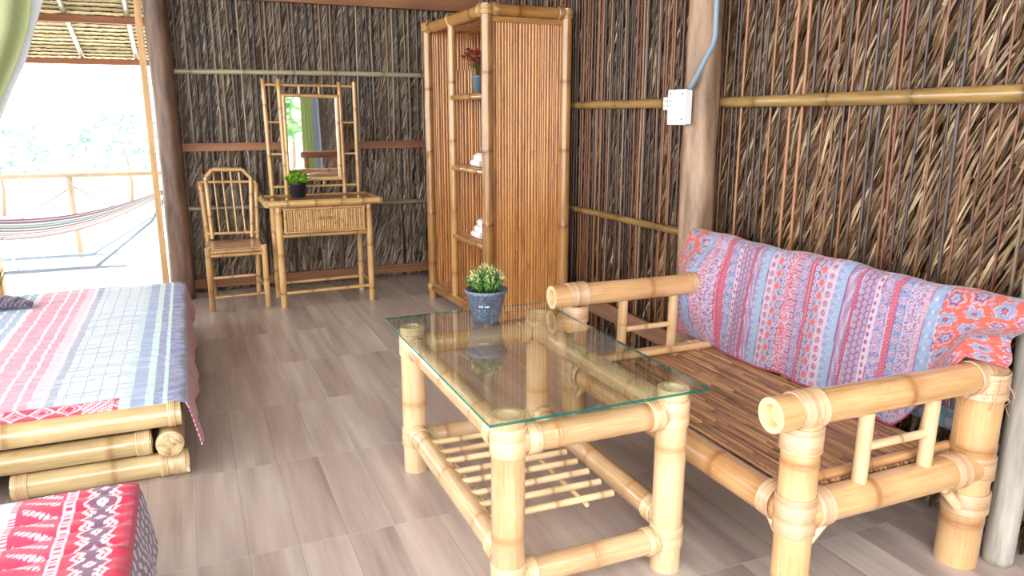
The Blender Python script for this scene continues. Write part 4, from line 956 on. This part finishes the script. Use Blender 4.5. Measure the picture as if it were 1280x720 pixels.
# second bed in the near corner
B2X, B2Y = -.235, .05
make_bed(B2X, B2Y, 1.25, 2.28, 'low bamboo bed in the bottom left corner under a red zigzag cover', '')
fn2, hem2 = bedtop(B2X, B2Y+.0, 1.25, 2.31, 2)
def col2(u, v):
    W_ = 1.25+hem2; s = u*W_; U = s-hem2; V = v*2.31; K = lambda *a: np.array(srgb(*a)[:3]); C = np.zeros(U.shape+(3,)); C[:] = K(206, 214, 232)
    red = K(206, 38, 74); wh = K(242, 218, 230)
    m = U < -.0; C[m] = K(112, 88, 118)
    n_ = np.sin(V*150+np.sin(s*60)*1.6+s*40)+.7*np.sin(V*61-s*170+2*np.sin(V*25)); C[m & (n_ > .45)] = K(206, 190, 212)
    m = (U >= -.006) & (U < .02); C[m] = K(190, 44, 80); 
    m = (U >= .02) & (U < .155); C[m] = red
    tri = np.abs(((V/.085) % 1)-.5)*2
    q = (U-.035)/.105
    for off, cl, w in ((0, wh, .05), (.16, wh, .045), (.32, K(130, 84, 110), .10), (.5, wh, .04)):
        c0 = .28+.5*(tri-.5)*1.0
        for sg in (1, -1):
            C[m & (np.abs(q-.5-sg*(.42-off-.36*(tri if sg > 0 else tri))) < w)] = cl
    m3 = m & (np.abs(q-.5)+.36*tri < .18); C[m3] = K(120, 84, 112)
    m = (U >= .155) & (U < .185); C[m] = K(236, 200, 220); C[m & ((((V/.018) % 1) < .4)) & (np.abs(U-.17) < .008)] = red
    m = (U >= .185) & (U < .30); C[m] = K(210, 56, 92); a = ((V-U*.55)/.055) % 1; C[m & (np.abs(a-.5) < .17) & ((((U+V)/.02) % 1) < .72) & (U > .195) & (U < .285)] = wh
    m = (U >= .30) & (U < .315); C[m] = wh; C[m & (((V/.012) % 1) < .4)] = red
    C[np.abs(U-.40) < .0025] = K(140, 140, 156); C[np.abs(U-.55) < .02] = K(204, 60, 96)
    C[(U > .75)] = K(214, 120, 156); C[(U > 1.0)] = K(120, 150, 200)
    return C
tag(grid(fn2, 430, 430, col2, thick=.004).build('bed_cover', M['bed_cloth']), 'red and white zigzag woven cover with grey-purple side on the near corner bed', 'bed cover')
# folded dark cloth
def fold_fn(u, v):
    a = v*2*pi; w = .06+.012*np.sin(u*5); h = .030*(1-.5*u**6); x = -1.24+.34*u+0*v; y = 4.92+.14*(1-u)+w*1.6*np.cos(a)*(1-.3*u**8); z = .312+h+h*np.sin(a)*(1+.18*np.sin(u*30+a*2))
    return x, y, z
def fold_col(u, v):
    K = lambda *a: np.array(srgb(*a)[:3]); C = np.zeros(u.shape+(3,)); C[:] = K(74, 62, 84); n_ = np.sin(u*90+np.sin(v*40)*2)*np.sin(v*60); C[n_ > .35] = K(146, 134, 156); return C
mb = grid(fold_fn, 80, 40, fold_col); k0 = 80*40
mb.f.append(tuple(range(0, 39))); mb.mi.append(0); mb.sm.append(False); mb.f.append(tuple(range(79*40, 80*40-1))[::-1]); mb.mi.append(0); mb.sm.append(False)
tag(mb.build('folded_scarf', M['cloth']), 'dark grey patterned cloth rolled on the left of the striped bed cover', 'cloth')

# ------------------------------------------------------------------ curtains
def curtain(name, x0, x1, y, ztop, zbot, gather, cols, label, sheer=None):
    """gather: function(zfrac) -> (left, right) edges, folds run down"""
    def fn(u, v):
        z = ztop+(zbot-ztop)*v; L_, R2 = gather(v); x = L_+(R2-L_)*u; yy = y+.028*np.sin(u*40)*(1-.2*v)+.014*np.sin(u*17+v*3); return x, yy, z
    cc = lambda u, v: np.where((np.sin(u*40+.8) > .2)[..., None], np.array(cols[0]), np.array(cols[1]))
    return tag(grid(fn, 160, 60, cc, thick=.003).build(name, M['curtain']), label, 'curtain')
gc = [srgb(198, 208, 156)[:3], srgb(212, 220, 174)[:3]]; wc = [srgb(240, 242, 248)[:3], srgb(228, 232, 242)[:3]]
curtain('green_curtain', 0, 0, 6.1, 2.58, .35, lambda v: (-2.3+.05*v, np.interp(2.58-2.23*v, [.35, .9, 1.2, 1.35, 1.552, 1.744, 1.941, 2.13, 2.58], [-1.38, -1.34, -1.26, -1.19, -1.087, -.989, -.906, -.86, -.82])), gc, 'green curtain gathered to the left of the bright doorway')
curtain('white_curtain', 0, 0, 6.19, 2.58, .35, lambda v: (-2.2+.05*v, np.interp(2.58-2.23*v, [.35, .9, 1.2, 1.353, 1.555, 1.751, 2.144, 2.58], [-1.34, -1.30, -1.22, -1.156, -1.06, -.955, -.807, -.76])), wc, 'white sheer curtain showing behind the green curtain at the doorway')
curtain('green_curtain', 0, 0, -.95, 2.5, .3, lambda v: (1.74+.0*v, 1.93+0*v), gc, 'green curtain seen in the dressing table mirror')
curtain('white_curtain', 0, 0, -1.02, 2.5, .3, lambda v: (1.92+.0*v, 2.03+.04*v), wc, 'white curtain beside the green one in the dressing table mirror')
mb = MB(); box(mb, (2.0, -.85, .76), (.62, .06, .10), bev=.004); box(mb, (1.78, -.85, .36), (.06, .06, .72), bev=.004); box(mb, (2.24, -.85, .36), (.06, .06, .72), bev=.004)
box(mb, (2.0, -.7, .81), (.66, .30, .025), bev=.004); tag(mb.build('wooden_counter', M['board_x']), 'brown wooden counter edge seen in the dressing table mirror', 'counter')

# ------------------------------------------------------------------ veranda
vr = thing('veranda_roof', 'pale thatch veranda roof with brown beams seen through the doorway', 'roof', (-.6, 7.4, 2.0))
def rz(y): return 2.19-(y-7.2)*.265
mb = MB(); rr = random.Random(3)
pale = [srgb(206, 188, 140)[:3], srgb(190, 168, 118)[:3], srgb(216, 202, 160)[:3]]
for i in range(20):
    ya = 6.55+i*.088
    grid(lambda u, v: (-3.2+4.2*u, ya+.11*v+.004*np.sin(u*210+i), rz(ya+.11*v)+.048-.022*v+.003*np.sin(u*350+i*3)), 160, 2, lambda u, v: np.array(pale[i % 3])[None, None, :]*(.85+.3*hsh(np.floor(u*300), i))[..., None], mb, thick=.006)
mb.build('thatch_courses', M['veranda'], vr)
mb = MB()  # ragged twigs, coloured dark to draw shaded gaps between thatch courses
for i in range(20):
    ya = 6.61+i*.088; pts = []
    for k in range(141):
        x = -3.2+4.2*k/140; pts.append((x, ya+rr.uniform(-.006, .006), rz(ya)+.022+rr.uniform(-.003, .003)))
    tube(pts, .0042, mb, 5, srgb(70, 54, 44)[:3])
    for k in range(60):
        x = -3.2+4.2*rr.random(); tube([(x, ya, rz(ya)+.022), (x+rr.uniform(-.05, .05), ya+rr.uniform(-.01, .012), rz(ya)+.018)], .003, mb, 4, srgb(92, 72, 54)[:3])
mb.build('twig_gap_rows', M['veranda'], vr)
for x0 in (-3.0, -2.55, -2.1, -1.7, -1.25, -.80, -.35, .1, .6):
    bamboo((x0+.0, 6.5, rz(6.5)-.006), (x0-.02, 8.35, rz(8.35)-.006), .021, nodes=.4, seg=10, hollow=False).build('rafter', M['bamboo_grey'], vr)
for yy in (7.2, 8.2):
    mb = MB(); box(mb, (-1.1, yy, rz(yy)-.052), (4.2, .05, .055), bev=.003); mb.build('beam', M['beam_wood'], vr)
for xx in (-3.0, .6):
    mb = MB(); tube([(xx, 8.2, -.02), (xx, 8.2, rz(8.2)-.03)], .045, mb, 14); mb.build('roof_post', M['pale_wood'], vr)
rl = thing('veranda_railing', 'pale wooden railing at the far edge of the veranda', 'railing', (-1, 8.6, 0))
tube([(-3.6, 8.6, .80), (-1.1, 8.6, .81), (1.4, 8.6, .80)], .028, None, 10).build('top_rail', M['pale_wood'], rl)
for xx in (-3.1, -1.08, .9):
    tube([(xx, 8.6, -.02), (xx-.02, 8.6, .8)], .03, None, 10).build('railing_post', M['pale_wood'], rl)
    tube([(xx, 8.6, .7), (xx-.62, 8.6, .30)], .008, None, 8).build('brace', M['pale_wood'], rl)
    tube([(xx, 8.6, .7), (xx+.62, 8.6, .30)], .008, None, 8).build('brace', M['pale_wood'], rl)
# hammock
def ham(u, v):
    x = -2.9+2.66*u; q = (x+1.35)/1.1; cz = .40+.31*q**2
    spread = .085+.16*np.clip(1-q**2, 0, 1)*.6; y = 7.4+(v-.5)*.55*np.clip(1-q**2*.85, .05, 1); z = cz+.05*(1-q*0)*0+(v-.5)**2*.22*np.clip(1-q**2, 0, 1)+(v-.5)*.10*np.clip(1-q**2*.6, 0, 1); return x, y, z
def hamc(u, v):
    K = lambda *a: np.array(srgb(*a)[:3]); cs = [K(196, 120, 110), K(222, 222, 214), K(120, 160, 170), K(228, 226, 216), K(140, 170, 180), K(226, 222, 214), K(140, 120, 160), K(224, 222, 220), K(170, 90, 96)]
    C = np.zeros(u.shape+(3,)); ix = np.clip((v*27).astype(int), 0, 26); 
    for i in range(27): C[ix == i] = cs[i % 9]*(.62 if i % 9 not in (1, 3, 5, 7) else .9)
    return C
hm = thing('hammock', 'striped hammock hanging on a slim metal stand on the veranda', 'hammock', (-1.3, 7.4, 0))
grid(ham, 120, 55, hamc, thick=.004).build('hammock_bed', M['veranda'], hm)
mb = MB()
for k in range(9):
    v = k/8; a = ham(np.array([1.0]), np.array([v])); tube([(float(a[0][0]), float(a[1][0]), float(a[2][0])), (-.08, 7.4, .86)], .003, mb, 5)
mb.build('hammock_cords', M['steel'], hm)
mb = MB()
for yy, dx in ((7.62, 0), (8.35, -.1)):
    tube([(-2.6, yy, .045), (-1.5+dx, yy, .045), (-.60+dx, yy, .045)], .018, mb, 10)
    tube([(-.85+dx, yy, .05), (-.35, (yy+7.4)/2, .45), (-.10, 7.42, .86)], .014, mb, 10)
    tube([(-2.35+dx, yy, .05), (-2.75, (yy+7.4)/2, .45), (-3.0, 7.42, .8)], .014, mb, 10)
tube([(-1.45, 7.62, .05), (-1.62, 8.35, .05)], .014, mb, 8)
mb.build('hammock_stand', M['steel'], hm)
# trees and shrubs outside
def shrub(name, c, r, n, cols, label, cat='shrub', trunk=True):
    t = thing(name, label, cat, (c[0], c[1], c[2]), 'shrubs beyond the veranda')
    ml = MB(); rr = random.Random(int(c[0]*10+c[1]))
    for i in range(n):
        a = rr.uniform(0, 6.28); ph = math.acos(rr.uniform(-.6, 1)); q = r*rr.uniform(.5, 1)**.5
        p = Vector((c[0]+q*sin(ph)*cos(a), c[1]+q*sin(ph)*sin(a), c[2]+r*1.1+q*cos(ph)*.9)); leafquad(ml, p, Vector((rr.uniform(-1, 1), rr.uniform(-1, 1), rr.uniform(-.6, .8))), r*.16, r*.035, rr.choice(cols))
    ml.build('foliage', M['leaf'], t)
    mt_ = MB(); tube([(c[0], c[1], c[2]-.1), (c[0]+.05, c[1], c[2]+r*.5), (c[0], c[1]+.05, c[2]+r*1.1)], r*.04, mt_, 8, srgb(150, 120, 90)[:3], taper=r*.02)
    mt_.build('stem', M['leaf'], t)
    return t
lg = [srgb(96, 134, 112)[:3], srgb(110, 144, 124)[:3], srgb(122, 152, 134)[:3]]
shrub('garden_shrub', (-2.75, 14.0, -.1), .75, 260, lg, 'pale green shrub far outside, at the left edge of the doorway')
shrub('garden_shrub', (-.95, 14.2, -.1), .8, 260, lg, 'pale green shrub far outside, beside the right door jamb')
dg = [srgb(70, 130, 60)[:3], srgb(96, 150, 76)[:3], srgb(120, 170, 90)[:3]]
t = shrub('garden_tree', (2.2, -6.0, -.1), 1.6, 900, dg, 'green tree outside, seen only in the dressing table mirror', 'tree'); del t['group']
